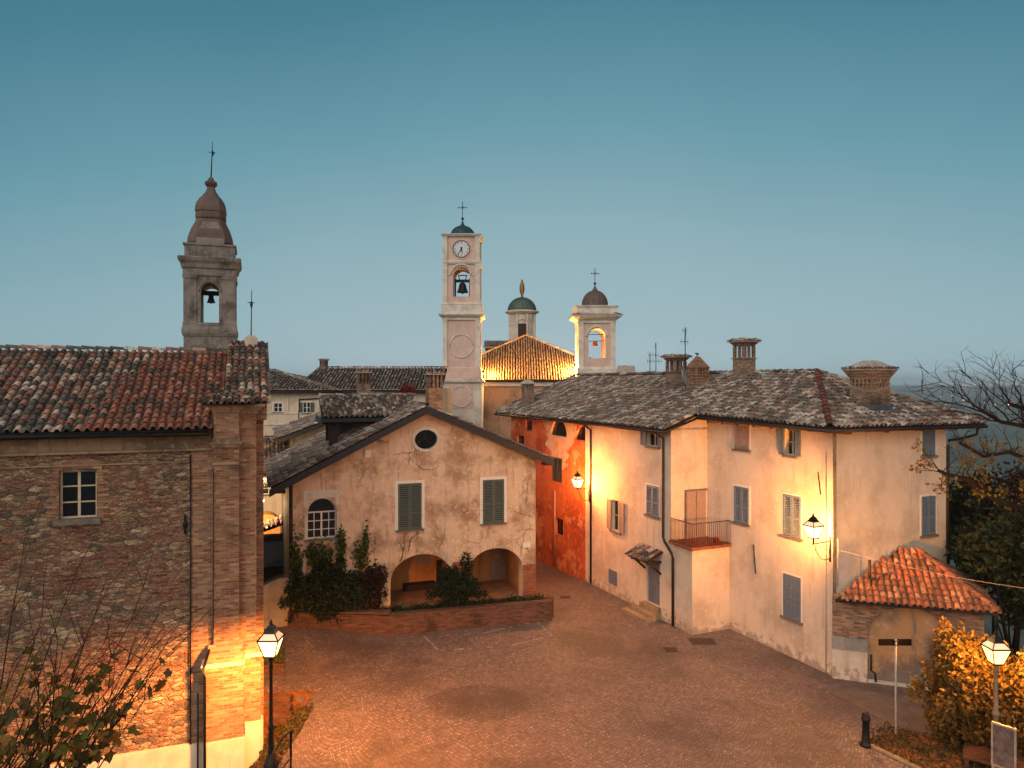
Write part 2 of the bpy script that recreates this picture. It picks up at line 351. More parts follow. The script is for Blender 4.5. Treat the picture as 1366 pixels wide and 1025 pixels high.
M['door_grey'] = m_plain('grey_door_paint', '6c737a', .6, .3, var=.2, sc=10)
M['frame_w'] = m_plain('pale_window_frame', 'c2b496', .6, .3, var=.15)
M['white'] = m_plain('white_paint', 'dcd8cc', .6, .3, var=.06)
M['sill'] = m_plain('stone_sill', '6f675f', .85, .2)
M['glass'] = m_plain('dark_glass', '0d1114', .12, .6, var=.1)
M['glass_lit'] = m_emit('lit_glass', (1, .72, .35), .9)
M['dome_green'] = m_plain('verdigris', '41574f', .6, .4, .3, var=.4, sc=3)
M['dome_blue'] = m_plain('dark_copper', '2a474e', .6, .4, .3, var=.3, sc=3)
M['dome_brown'] = m_plain('brown_copper', '61534c', .65, .35, .2, var=.25, sc=3)
M['lead'] = m_plain('lead_flashing', '5b6672', .5, .4, .4)
M['bronze'] = m_plain('bronze', '2b2a26', .5, .5, .7)
M['gold'] = m_plain('dull_gold', '7a6334', .5, .5, .6)
M['bark'] = m_plain('bark', '2c241e', .9, .1, sc=20)
M['twig'] = m_plain('twig_bark', '3c2f26', .9, .1, sc=20)
M['vine'] = m_plain('dry_vine', '5c4030', .9, .1, sc=20)
M['lamp_glow'] = m_emit('lamp_glass', (1, .58, .2), 4)
M['roof_glass'] = m_emit('lantern_roof_panes', (1, .5, .2), .5)
M['lamp_dim'] = m_emit('lamp_glass_soft', (1, .55, .18), 2.5)
M['clock'] = m_plain('clock_face', 'c9d3d4', .5, .4, var=.05)
M['leaf_dark'] = m_leaf('dark_leaves', ['141c10', '20301a', '2c3c1e', '1a2414', '35401f'])
M['leaf_brown'] = m_leaf('brown_leaves', ['2a1c16', '3a2620', '241a14', '45301f'])
M['leaf_ivy'] = m_leaf('ivy_leaves', ['3e4c1c', '5a6424', '2f3d18', '75762c'])
M['leaf_hedge'] = m_leaf('hedge_leaves', ['6a4e1c', '846426', '4c401a', '9c7430', '3c3a18'])
M['leaf_autumn'] = m_leaf('autumn_leaves', ['4a4a20', '6b6226', '8a6a28', '3a4220', '93601f', '545c28'])
M['leaf_red'] = m_leaf('red_leaves', ['5a1a20', '7a2a24', '431620', '8c4030'])
M['grass'] = m_leaf('grass_blades', ['2e3a1a', '46481f', '5b4a22', '6a4526'])
# ------------------------------------------------------------------ builders
def inpoly(x, y, P):
    c = False; n = len(P)
    for i in range(n):
        x1, y1 = P[i]; x2, y2 = P[(i + 1) % n]
        if (y1 > y) != (y2 > y) and x < (x2 - x1) * (y - y1) / (y2 - y1) + x1: c = not c
    return c
def tile(mb, c, e, s, n, L, r, lift, cap=True):
    K = 5; vs = []; fs = []
    for t, rr, up in ((0, r, lift), (L, r * .8, .0)):
        for k in range(K + 1):
            a = math.pi * k / K; vs.append(c + s * t + e * (rr * math.cos(a)) + n * (rr * .95 * math.sin(a) + up))
    for k in range(K): fs.append((k, k + 1, K + 2 + k, K + 1 + k))
    if cap:
        m = len(vs)
        for k in range(K + 1):
            a = math.pi * k / K; vs.append(c + s * .002 + e * ((r - .02) * math.cos(a)) + n * ((r - .02) * .95 * math.sin(a) + lift))
        for k in range(K): fs.append((k + 1, k, m + k, m + k + 1))
    mb.add(vs, fs, True)
def roof_tiles(mb, P, e, s, poly, col=.23, row=.30, r=.085, jit=.012, seed=1, cap=True, chan=True):
    """clay half-round tiles over a roof plane; poly in (u along e, v along s)"""
    q = random.Random(seed); P = Vector(P); e = Vector(e).normalized(); s = Vector(s); s = (s - e * s.dot(e)).normalized()
    n = e.cross(s)
    if n.z < 0: n = -n
    us = [p[0] for p in poly]; vs = [p[1] for p in poly]
    u = min(us) + col / 2; i = 0
    while u < max(us):
        v = min(vs); du = q.uniform(-jit, jit)
        while v < max(vs):
            if inpoly(u, v + row * .5, poly):
                tilt = q.uniform(-.05, .05); s2 = (s + e * tilt).normalized(); e2 = (e - s * tilt).normalized()
                c = P + e * (u + du + q.uniform(-jit, jit)) + s * (v - .04 + q.uniform(-jit, jit) * 2) + n * .02
                rr = r * q.uniform(.93, 1.06)
                tile(mb, c, e2, s2, n, row * 1.28, rr, .035 + q.uniform(0, .012), cap)
                if chan:
                    cc = P + e * (u + col / 2 + du) + s * (v - .02) + n * .055; K = 4; vv = []
                    for t, up in ((0, .02), (row * 1.2, 0)):
                        for k in range(K + 1):
                            a = math.pi * k / K; vv.append(cc + s * t + e * (col * .36 * math.cos(a)) + n * (-.055 * math.sin(a) + up))
                    mb.add(vv, [(k, k + 1, K + 2 + k, K + 1 + k) for k in range(K)], True)
            v += row
        u += col; i += 1
def ridge_tiles(mb, P, Q, r=.11, L=.38, seed=3, w0=.02):
    q = random.Random(seed); P = Vector(P); Q = Vector(Q); s = (Q - P); D = s.length; s.normalize()
    e = s.cross(Vector((0, 0, 1))).normalized(); n = e.cross(s)
    if n.z < 0: n = -n
    k = int(D / L)
    for i in range(max(1, k)):
        tile(mb, P + s * (i * D / max(1, k)) + n * w0 + e * q.uniform(-.012, .012), e, (s + e * q.uniform(-.04, .04)).normalized(), n, D / max(1, k) * 1.2, r * q.uniform(.94, 1.05), .03, True)
def plate(mb, pts, th):            # sloped slab: pts = corner points of its top, thickness straight down
    n = len(pts); vs = [tuple(p) for p in pts] + [(p[0], p[1], p[2] - th) for p in pts]
    mb.add(vs, [tuple(range(n)), tuple(range(2 * n - 1, n - 1, -1))] + [(i, n + i, n + (i + 1) % n, (i + 1) % n) for i in range(n)])

def leaf_panel(mb, x0, x1, z0, z1, y0, th=.045, louver=True, step=.09):
    b = .07 if x1 - x0 > .3 else .05
    mb.box(x0, x0 + b, y0, y0 + th, z0, z1); mb.box(x1 - b, x1, y0, y0 + th, z0, z1)
    zm = z0 + (z1 - z0) * .45
    rails = [(z0, z0 + b), (z1 - b, z1)] + ([(zm - b / 2, zm + b / 2)] if z1 - z0 > .9 else [])
    for a, c in rails: mb.box(x0 + b, x1 - b, y0 + .003, y0 + th - .003, a, c)
    if louver:
        z = z0 + b
        while z < z1 - b - .01:
            mb.add([(x0 + b, y0 - .004, z), (x1 - b, y0 - .004, z), (x1 - b, y0 + th, z + step * .62), (x0 + b, y0 + th, z + step * .62),
                    (x0 + b, y0 + .004, z - .014), (x1 - b, y0 + .004, z - .014), (x1 - b, y0 + th, z + step * .5), (x0 + b, y0 + th, z + step * .5)],
                   [(0, 1, 2, 3), (7, 6, 5, 4), (0, 4, 5, 1), (2, 6, 7, 3)])
            z += step
    else:
        w = (x1 - x0 - 2 * b) / 3
        for i in range(3): mb.box(x0 + b + i * w + .004, x0 + b + (i + 1) * w - .004, y0 + .01, y0 + th - .008, z0 + b, z1 - b)
def window(par, MM, w, h, shut='closed', mat='shut_blue', frame='frame_w', cols=2, rows=3, louver=True, surround=None, sill=True, depth=.2, slabel=None, arch=False, openw=None, lit=False):
    """window at wall-face matrix MM (origin: bottom centre). returns the cutter"""
    arc = arch
    fr = MB(MM); y0, y1 = depth - .08, depth - .03; hw = w / 2; fb = .05
    zs = h - hw if arc else h
    if arc:
        po = arch_poly(-hw, hw, 0, zs); pi = arch_poly(-hw + fb, hw - fb, fb, zs)
        n = len(po)
        fr.add([(x, y0, z) for x, z in po] + [(x, y0, z) for x, z in pi] + [(x, y1, z) for x, z in po] + [(x, y1, z) for x, z in pi],
               [(i, (i + 1) % n, n + (i + 1) % n, n + i) for i in range(n)] + [(n + i, n + (i + 1) % n, 3 * n + (i + 1) % n, 3 * n + i) for i in range(n)])
        fr.box(-hw + fb, hw - fb, y0 + .002, y1, zs - .03, zs + .03)
    else:
        fr.box(-hw, -hw + fb, y0, y1, 0, h); fr.box(hw - fb, hw, y0, y1, 0, h)
        fr.box(-hw + fb, hw - fb, y0 + .002, y1, 0, fb); fr.box(-hw + fb, hw - fb, y0 + .002, y1, h - fb, h)
    for i in range(1, cols):
        x = -hw + w * i / cols; t = .035 if i * 2 == cols else .018
        fr.box(x - t, x + t, y0 + .004, y1 - .004, fb, zs - .0)
    for j in range(1, rows):
        z = zs * j / rows; fr.box(-hw + fb, hw - fb, y0 + .008, y1 - .006, z - .018, z + .018)
    wo = fr.build('window', M[frame], par)
    g = MB(MM)
    if arc: g.prism(arch_poly(-hw + .01, hw - .01, .01, zs - .01), y1 - .02, y1 - .01)
    else: g.box(-hw + .01, hw - .01, y1 - .02, y1 - .01, .01, h - .01)
    g.build('pane', M['glass_lit' if lit else 'glass'], wo)
    if surround:
        s = MB(MM); t = surround; y = -.012
        s.box(-hw - t, -hw, y, .0, -.0, h + t); s.box(hw, hw + t, y, .0, 0, h + t); s.box(-hw, hw, y + .002, 0, h, h + t)
        s.build('surround', M['white'], wo)
    if sill:
        MB(MM).box(-hw - .1, hw + .1, -.09, .03, -.08, -.002).build('sill', M['sill'], wo)
    if shut == 'closed':
        for a, c in ((-hw + .01, -.005), (.005, hw - .01)):
            q = MB(MM); leaf_panel(q, a, c, .015, h - .015, -.03, louver=louver); q.build('shutter', M[mat], wo, label=slabel)
    elif shut in ('open', 'left', 'right'):
        for sg in (-1, 1):
            if shut == 'left' and sg > 0: continue
            if shut == 'right' and sg < 0: continue
            a, c = sorted((sg * (hw + .02), sg * (hw + .02 + hw)))
            q = MB(MM); leaf_panel(q, a, c, .015, h - .015, -.075, louver=louver); q.build('shutter', M[mat], wo, label=slabel)
    if arc: return MB(MM).prism(arch_poly(-hw, hw, 0, zs), -.1, depth)
    return MB(MM).box(-hw, hw, -.1, depth, 0, h)
def rect_b(F, x0, x1, y0, y1, b):          # pixel box on plane y=b -> matrix, w, h   (height from centre column)
    a0, _ = F.on_b(x0, 500, b); a1, _ = F.on_b(x1, 500, b); xm = (x0 + x1) / 2
    _, zt = F.on_b(xm, y0, b); _, zb = F.on_b(xm, y1, b)
    return face_b((a0 + a1) / 2, zb, b), a1 - a0, zt - zb
def rect_a(F, x0, x1, y0, y1, a):
    b0, _ = F.on_a(x0, 500, a); b1, _ = F.on_a(x1, 500, a); xm = (x0 + x1) / 2
    _, zt = F.on_a(xm, y0, a); _, zb = F.on_a(xm, y1, a)
    return face_a((b0 + b1) / 2, zb, a), b0 - b1, zt - zb

def leaves(mb, pts, size, q, flat=.5):
    for p in pts:
        s = size * q.uniform(.6, 1.35); d = Vector((q.gauss(0, 1), q.gauss(0, 1), q.gauss(0, 1))).normalized()
        u = d.cross(Vector((q.gauss(0, 1), q.gauss(0, 1), q.gauss(0, 1)))).normalized(); p = Vector(p)
        mb.add([p - d * s, p + u * s * flat, p + d * s, p - u * s * flat], [(0, 1, 2, 3)])
def clump_points(q, lumps, n, noise=.12):
    pts = []; tot = sum(l[3] * l[4] * l[5] for l in lumps) ** 1.0
    for (x, y, z, rx, ry, rz) in lumps:
        k = int(n * (rx * ry * rz) / tot)
        for _ in range(k):
            d = Vector((q.gauss(0, 1), q.gauss(0, 1), q.gauss(0, 1))).normalized(); t = q.random() ** .35 * (1 + q.gauss(0, noise))
            pts.append((x + d.x * rx * t, y + d.y * ry * t, z + d.z * rz * t))
    return pts
def branch(mb, tips, q, p, d, L, r, depth, wig=.25, spread=.7, up=.1, split=(2, 3), seg=5, shrink=.72):
    pts = [p]; rs = [r]; n = 4
    for i in range(n):
        d = (d + Vector((q.gauss(0, wig), q.gauss(0, wig), q.gauss(0, wig) + up)) * .45).normalized()
        p = p + d * (L / n); pts.append(p); rs.append(r * (1 - .4 * (i + 1) / n))
        if depth > 0 and i >= 1 and q.random() < .6:
            k = (d + Vector((q.gauss(0, spread), q.gauss(0, spread), q.gauss(0, spread)))).normalized()
            branch(mb, tips, q, p, k, L * shrink * q.uniform(.5, 1), rs[-1] * .55, depth - 1, wig, spread, up, split, seg, shrink)
    mb.tube(pts, rs, seg if r > .02 else 3)
    if depth > 0:
        for _ in range(q.randint(*split)):
            k = (d + Vector((q.gauss(0, spread), q.gauss(0, spread), q.gauss(0, spread)))).normalized()
            branch(mb, tips, q, p, k, L * shrink * q.uniform(.7, 1.1), rs[-1] * .75, depth - 1, wig, spread, up, split, seg, shrink)
    else: tips += pts[1:]
# ------------------------------------------------------------------ ground, terrain
LF = Frame(20); RF = Frame(24); OF = Frame(-20)
def sst(a, b, x):
    t = min(1, max(0, (x - a) / (b - a))); return t * t * (3 - 2 * t)
def gz(x, y):
    z = .40 * sst(-4.5, -9, x) * sst(26.5, 29.5, y) * (1 - sst(33, 38, y))
    z -= 1.3 * sst(-6.3, -8.6, x) * (1 - sst(21.5, 24.5, y))          # bank beside the stone church
    z -= .35 * sst(36, 46, y) * (1 - sst(60, 70, y))
    z -= 1.4 * sst(12.5, 16.5, x) * sst(17, 22, y) * (1 - sst(40, 50, y)) * 0
    d = max(0, x - 19, y - 112, -x - 60, -y - 22)                      # hilltop falls away beyond the village
    if d > 0: z -= 100 * (1 - math.exp(-(d / 130.0) ** 1.25))
    return z
def terr(x, y):
    r = math.hypot(x, y); z = gz(x, y)
    far = sst(1200, 5200, r); q = math.sin(x * .0011 + 1.3) * math.cos(y * .0009 + .4) + .6 * math.sin(x * .0027 + y * .0019) + .35 * math.sin(x * .0061 - y * .004)
    return z + far * (66 + 24 * q) + sst(260, 900, r) * 12 * math.sin(x * .009 + y * .005)
def grid_mesh(xs, ys, fn, keep=None):
    mb = MB(); nx = len(xs); vs = [(x, y, fn(x, y)) for y in ys for x in xs]
    fs = [(j * nx + i, j * nx + i + 1, (j + 1) * nx + i + 1, (j + 1) * nx + i) for j in range(len(ys) - 1) for i in range(nx - 1)
          if keep is None or keep((xs[i] + xs[i + 1]) / 2, (ys[j] + ys[j + 1]) / 2)]
    return mb.add(vs, fs, True)
def lsp(a, b, n): return [a + (b - a) * i / n for i in range(n + 1)]
# cobbles laid in arcs
def m_cobble():
    m, b = nmat('cobbles', .62, .4); t = NT(m); v = t.obj(); sx = t.new('ShaderNodeSeparateXYZ', {0: v})
    x, y = sx.outputs[0], sx.outputs[1]
    wob = t.math('MULTIPLY', t.math('SUBTRACT', t.noise(v, .5, 2), .5), .5)
    xx = t.math('ADD', x, wob); W = 1.3
    fx = t.math('SUBTRACT', t.math('FRACT', t.math('DIVIDE', xx, W)), .5)
    arc = t.math('MULTIPLY', t.math('MULTIPLY', fx, fx), -1.7 * W)
    yy = t.math('ADD', t.math('ADD', y, arc), t.math('MULTIPLY', wob, .4))
    uu = t.math('MULTIPLY', xx, 1.0)
    vec = t.new('ShaderNodeCombineXYZ', {0: uu, 1: yy, 2: 0.0}).outputs[0]
    br = t.new('ShaderNodeTexBrick', {'Vector': vec, 'Color1': (0, 0, 0, 1), 'Color2': (1, 1, 1, 1), 'Mortar': (.5, .5, .5, 1), 'Scale': 1.0, 'Mortar Size': .016, 'Mortar Smooth': .5, 'Brick Width': .105, 'Row Height': .105})
    c = t.ramp(br.outputs[0], [(0, '645650'), (.25, '7a6a62'), (.5, '8c7a72'), (.75, '70625c'), (1, 'a29086')])
    c = t.mix(t.rng(t.noise(v, 6, 5, .7), .4, .7, 0, .45), c, '54443e')
    c = t.mix(t.math('MULTIPLY', br.outputs[1], .75), c, '3c332f')
    c = t.mix(t.rng(t.noise(v, .2, 6, .6), .46, .62, 0, .6), c, '453b38'); c = t.mix(t.rng(t.noise(t.map(v, (1, 2.2, 1), (5, 3, 0)), .35, 6, .7), .55, .63, 0, .45), c, '584a44')
    c = t.mix(t.rng(t.noise(v, .5, 4, .6), .56, .7, 0, .3), c, '8e786a')
    ox = t.math('DIVIDE', t.math('ADD', x, 1.1), 1.7); oy = t.math('DIVIDE', t.math('SUBTRACT', y, 23.4), 1.35)
    dd = t.math('ADD', t.math('ADD', t.math('MULTIPLY', ox, ox), t.math('MULTIPLY', oy, oy)), t.math('MULTIPLY', t.math('SUBTRACT', t.noise(v, 1.6, 5, .7), .5), 1.6))
    c = t.mix(t.rng(dd, 1.15, .75, 0, .42), c, '3a3230')
    cr = t.new('ShaderNodeTexVoronoi', {'Vector': t.new('ShaderNodeMix', {0: .3, 4: v, 5: t.new('ShaderNodeTexNoise', {'Vector': v, 'Scale': .9}).outputs['Color']}, data_type='VECTOR').outputs[1], 'Scale': .16}, feature='DISTANCE_TO_EDGE').outputs[0]
    c = t.mix(t.rng(cr, .012, .005, 0, .14), c, '3a322e')
    c = t.mix(t.rng(t.noise(v, 60, 2), .72, .78, 0, .8), c, 'b9a48e')          # fallen leaves, grit
    t.l.new(c, b.inputs['Base Color'])
    t.l.new(t.bump(t.math('ADD', t.math('MULTIPLY', br.outputs[1], -1.0), t.noise(v, 25, 3)), .8, .02), b.inputs['Normal']); return m
M['cobble'] = m_cobble()
def m_soil():
    m, b = nmat('soil_and_leaves', .95, .1); t = NT(m); v = t.obj()
    c = t.ramp(t.noise(v, 3, 8, .7), [(.3, '3a2c20'), (.5, '6e4a2c'), (.62, '8a5a30'), (.75, '4a4a26')])
    c = t.mix(t.rng(t.noise(v, 30, 3), .6, .66, 0, .8), c, 'b0763a')
    t.l.new(c, b.inputs['Base Color']); t.l.new(t.bump(t.noise(v, 12, 6), .8, .06), b.inputs['Normal']); return m
M['soil'] = m_soil()
def m_land():
    m, b = nmat('farmland', .95, .1); t = NT(m); v = t.obj()
    vo = t.new('ShaderNodeTexVoronoi', {'Vector': v, 'Scale': .006}); s = t.new('ShaderNodeSeparateColor', {0: vo.outputs['Color']})
    c = t.ramp(s.outputs[0], [(0, '2c3a2c'), (.3, '3f4c36'), (.5, '56604a'), (.7, '30402e'), (1, '6d6f58')], 'CONSTANT')
    c = t.mix(t.rng(t.noise(v, .02, 6, .7), .45, .6, 0, .8), c, '26352a')
    t.l.new(c, b.inputs['Base Color']); return m
M['land'] = m_land()
def m_asphalt():
    m, b = nmat('worn_asphalt', .85, .3); t = NT(m); v = t.obj()
    c = t.ramp(t.noise(v, 1.2, 7, .7), [(.3, '4e4541'), (.5, '62564e'), (.7, '75675c')]); c = t.mix(t.rng(t.noise(v, 45, 3), .6, .7, 0, .6), c, '94826e')
    t.l.new(c, b.inputs['Base Color']); t.l.new(t.bump(t.noise(v, 50, 3), .5, .01), b.inputs['Normal']); return m
M['asphalt'] = m_asphalt()
xs = lsp(-60, -12, 16) + lsp(-11.5, -4, 20) + lsp(-3.5, 22, 20) + lsp(24, 40, 5)
ys = lsp(-22, 14, 9) + lsp(15, 50, 44) + lsp(54, 112, 10)
grid_mesh(xs, ys, gz).build('cobbled_ground', M['cobble'], kind='structure')
ex = [-9000, -7000, -5200, -4000, -3000, -2200, -1600, -1100, -750, -500, -330, -220, -150, -100, -60, -30, 0, 22, 40, 60, 85, 120, 170, 240, 340, 480, 680, 950, 1300, 1800, 2500, 3300, 4200, 5200, 6300, 7500, 9000]
ey = [-9000, -6000, -3500, -1500, -600, -250, -100, -22, 20, 50, 80, 112, 140, 180, 240, 330, 450, 620, 850, 1150, 1550, 2100, 2800, 3400, 4000, 4600, 5200, 5900, 6700, 7600, 9000]
def tz(x, y):
    z = terr(x, y)
    return z - (.6 if (-62 < x < 30 and -24 < y < 114) else 0)
grid_mesh(ex, ey, tz).build('terrain', M['land'], kind='structure')
# side lane by the outbuilding, raised sheets over the cobbles
ln = [grd(1113, 912), grd(1170, 925), grd(1245, 935), (15.5, 22.0), (15.5, 19.2), grd(1232, 985, 0), grd(1195, 972), grd(1150, 945), grd(1105, 925)]
MB().slab(ln, .002, .010).build('side_lane', M['asphalt'], kind='structure')
vg = [grd(1163, 986), grd(1200, 975), grd(1240, 985), (17.0, 19.6), (17.0, 15.0), (11.5, 15.6), grd(1300, 1060), grd(1235, 1030), grd(1190, 1008)]
MB().slab(vg, .004, .07).build('verge', M['soil'], kind='structure')
kb = MB()
kp = [(-.25 + grd(1158, 990)[0], grd(1158, 990)[1]), grd(1190, 1010), grd(1235, 1032), grd(1300, 1064)]
kb.tube([(p[0], p[1], .03) for p in kp], .07, 6); kb.build('kerb', M['stone_warm'], kind='structure')
lb = [(-9.6, 16.5), (-6.9, 16.5), (-6.55, 19.0), (-6.6, 21.2), (-7.0, 23.5), (-7.6, 24.2), (-9.6, 24.0)]
lx = lsp(-9.8, -6.4, 22); ly = lsp(14.5, 24.2, 44)
bk = grid_mesh(lx, ly, lambda x, y: gz(x, y) + .02 + .05 * math.sin(x * 5 + y * 3) * math.sin(y * 4.3) - .35 * sst(-6.75, -6.45, x))
bk.build('earth_bank', M['soil'], kind='structure')
# faded parking lines
pl = MB(); q = random.Random(5)
def dots(p, r, k, wd=.05):
    (x0, y0), (x1, y1) = grd(*p), grd(*r); L = math.hypot(x1 - x0, y1 - y0); ux, uy = (x1 - x0) / L, (y1 - y0) / L
    n = int(L / .13)
    for i in range(n):
        if q.random() > k: continue
        x, y = x0 + ux * i * .13, y0 + uy * i * .13; s = q.uniform(.6, 1) * wd
        pl.slab([(x - ux * .05 - uy * s, y - uy * .05 + ux * s), (x + ux * .05 - uy * s, y + uy * .05 + ux * s), (x + ux * .05 + uy * s, y + uy * .05 - ux * s), (x - ux * .05 + uy * s, y - uy * .05 - ux * s)], gz(x, y) + .003, gz(x, y) + .007)
dots((716, 829), (736, 848), .8); dots((736, 848), (680, 862), .7); dots((640, 846), (712, 830), .45); dots((565, 848), (585, 868), .8); dots((585, 868), (680, 862), .4); dots((545, 850), (640, 846), .3)
pl.build('parking_lines', m_plain('worn_white_line', '9c8f80', .8, .2), kind='structure')
mh = MB()
for (px, py, w_, d_) in ((937, 856, .5, .35), (895, 867, .25, .25), (754, 797, .25, .2)):
    x, y = grd(px, py); mh.box(x - w_, x + w_, y - d_, y + d_, .003, .012)
    for i in range(5): mh.box(x - w_ * .9, x + w_ * .9, y - d_ + d_ * .36 * i + .03, y - d_ + d_ * .36 * i + .06, .012, .018)
mh.build('manhole_covers', m_plain('cast_iron', '4c413c', .6, .4, .4), kind='structure')

# ------------------------------------------------------------------ stone church, left
WB = 22.8
ch = root('stone_church', LF, (-1.5, 24, 0), 'old rubble stone and brick church wall with mixed clay tile roof at the left', 'church')
W0, w0, h0 = rect_b(LF, 79, 129, 628, 692, WB)
ct = window(ch, W0, w0, h0, shut=None, cols=2, rows=3, sill=False, depth=.22)
MB(W0).box(-w0 / 2 - .12, w0 / 2 + .1, -.10, .02, -.16, -.002).build('window_sill', M['sill'], ch)
mb = MB().box(-14, -.4, WB, 30, -3, 9.1)
mb.build('wall', M['rubble'], ch, cuts=[ct])
# window brick jambs
jb = MB(W0)
for i in range(int(h0 / .09) + 3):
    z = -.1 + i * .085
    for sg in (-1, 1):
        L = .17 + .13 * ((i + (sg > 0)) % 2); a, c = sorted((sg * (w0 / 2 + .002), sg * (w0 / 2 + L))); jb.box(a, c, -.012 - .006 * rnd.random(), .02, z, z + .075)
for i in range(16):
    x = -w0 / 2 - .1 + i * (w0 + .2) / 15; zz = h0 + .07 * (1 - ((i - 7.5) / 7.5) ** 2)
    jb.box(x - .036, x + .036, -.014 - .006 * rnd.random(), .02, zz, zz + .25)
jb.build('window_jamb', M['brick'], ch)
a255, _ = LF.on_b(255, 500, WB); a285, _ = LF.on_b(285, 500, 22.5); a318, _ = LF.on_b(319, 500, 22.5); a345, _ = LF.on_b(342, 500, 22.65)
MB().box(a255, a285, WB - .07, WB + .1, -3, 8.72).build('pilaster', M['brick'], ch)
pr = MB().box(a285, a318, 22.5, 23.3, -3, 9.62).box(a318, a345, 22.68, 23.5, -3, 9.75)
pr.build('pier', M['brick'], ch)
fw = [(23.2, -3), (33, -3), (33, 9.3), (27.5, 11.6), (23.2, 9.75)]
MB().add([(-.72, y, z) for y, z in fw] + [(.31, y, z) for y, z in fw], [(0, 1, 2, 3, 4), (9, 8, 7, 6, 5)] + [(i, 5 + i, 5 + (i + 1) % 5, (i + 1) % 5) for i in range(5)]).build('front_wall', M['brick'], ch)
# frieze under the eaves
MB().box(-14, a285 - .005, WB - .05, WB + .2, 8.58, 9.06).build('frieze', M['stone_warm'], ch)
MB().box(-14, a285 - .008, WB - .14, WB + .1, 8.50, 8.575).box(-14, a255 - .01, WB - .045, WB + .1, 8.16, 8.2).build('moulding', M['stone_warm'], ch)
# pier cornices
def bands(mb, x0, x1, y0, y1, zs):          # stacked bands (z0, z1, out)
    for z0, z1, o in zs: mb.box(x0 - o, x1 + o, y0 - o, y1 + .1 + o * .01, z0, z1)
co = MB(); bands(co, a285, a318 - .02, 22.5, 23.3, [(9.62, 9.70, .05), (9.70, 9.80, .12), (9.80, 9.86, .20)])
co2 = MB(); bands(co2, a285, a318 - .02, 22.5, 23.3, [(8.60, 8.68, .05), (8.68, 8.76, .09), (8.76, 8.86, .04)]); co2.build('moulding', M['stone_warm'], ch)
co2 = MB(); bands(co2, a285, a318 - .02, 22.5, 23.3, [(8.08, 8.16, .03)]); co2.build('moulding', M['stone_warm'], ch)

co.build('cornice', M['stone_warm'], ch); co = MB()
bands(co, a318 + .03, a345, 22.68, 23.4, [(9.56, 9.66, .06), (9.66, 9.76, .14), (9.76, 9.85, .24)])
co.build('cornice', M['stone_warm'], ch)
# main roof
E0 = (-14, 22.38, 9.14); sv = (0, 5.12, 2.42)
Ls = math.hypot(5.12, 2.42)
rb = MB(); plate(rb, [(-14, 22.4, 9.12), (-1.15, 22.4, 9.12), (-.75, 27.5, 11.54), (-14, 27.5, 11.54)], .1)
plate(rb, [(-14, 27.5, 11.53), (-.75, 27.5, 11.53), (-.75, 32.6, 9.1), (-14, 32.6, 9.1)], .1)
ro = rb.build('roof', M['under'], ch)
# the red patch of newer tiles beside the parapet
t1 = MB(); roof_tiles(t1, E0, (1, 0, 0), sv, [(0, 0), (9.4, 0), (10.9, Ls), (0, Ls)], .228, .31, .088, seed=2); t1.build('mixed_tiles', M['tile_l'], ro)
t2 = MB(); roof_tiles(t2, E0, (1, 0, 0), sv, [(9.4, 0), (12.75, 0), (13.2, Ls), (10.9, Ls)], .228, .31, .088, seed=3); t2.build('red_tiles', m_tile('reddish_tiles', ['985842', 'a76a50', '864c3a', '6c5548', 'ac7e66', '48433e', '90503c', '7a4c3c'], '4a3f36', .35), ro)
t3 = MB(); ridge_tiles(t3, (-14, 27.5, 11.58), (-.7, 27.5, 11.58), .12, .42); t3.build('ridge_tiles', M['tile_l'], ro)
MB().tube([(-14, 22.30, 9.03), (-1.2, 22.30, 9.03)], .075, 8).box(-14, -1.2, 22.38, 22.46, 8.98, 9.12).build('gutter', M['iron'], ch)
# parapet strip over the front wall
pb = MB(); plate(pb, [(-.82, 22.75, 9.86), (.40, 22.75, 9.86), (.40, 27.5, 11.98), (-.82, 27.5, 11.98)], .5)
plate(pb, [(-.82, 27.5, 11.97), (.40, 27.5, 11.97), (.40, 33, 9.5), (-.82, 33, 9.5)], .5)
po = pb.build('parapet', M['brick'], ch)
t4 = MB(); roof_tiles(t4, (-.84, 22.6, 9.84), (1, 0, 0), (0, 4.8, 2.13), [(0, 0), (1.28, 0), (1.28, 5.2), (0, 5.2)], .212, .30, .09, seed=5); t4.build('parapet_tiles', M['tile_l'], po)
t5 = MB(); sp_ = [(-1.38, 22.15, 9.87), (.05, 22.15, 9.87), (-.5, 22.95, 10.16), (-.95, 22.95, 10.16)]
plate(t5, [sp_[0], sp_[1], sp_[2], sp_[3]], .04); t5.build('pier_cap', M['under'], ch)
t6 = MB(); roof_tiles(t6, (-1.38, 22.12, 9.86), (1, 0, 0), (0, .8, .30), [(0, 0), (1.43, 0), (1.2, .7), (.2, .7)], .17, .24, .07, seed=6)
ridge_tiles(t6, (-1.38, 22.15, 9.9), (-.9, 22.95, 10.2), .08, .25); ridge_tiles(t6, (.05, 22.15, 9.9), (-.55, 22.95, 10.2), .08, .25)
t6.build('cap_tiles', M['tile_l'], ch)
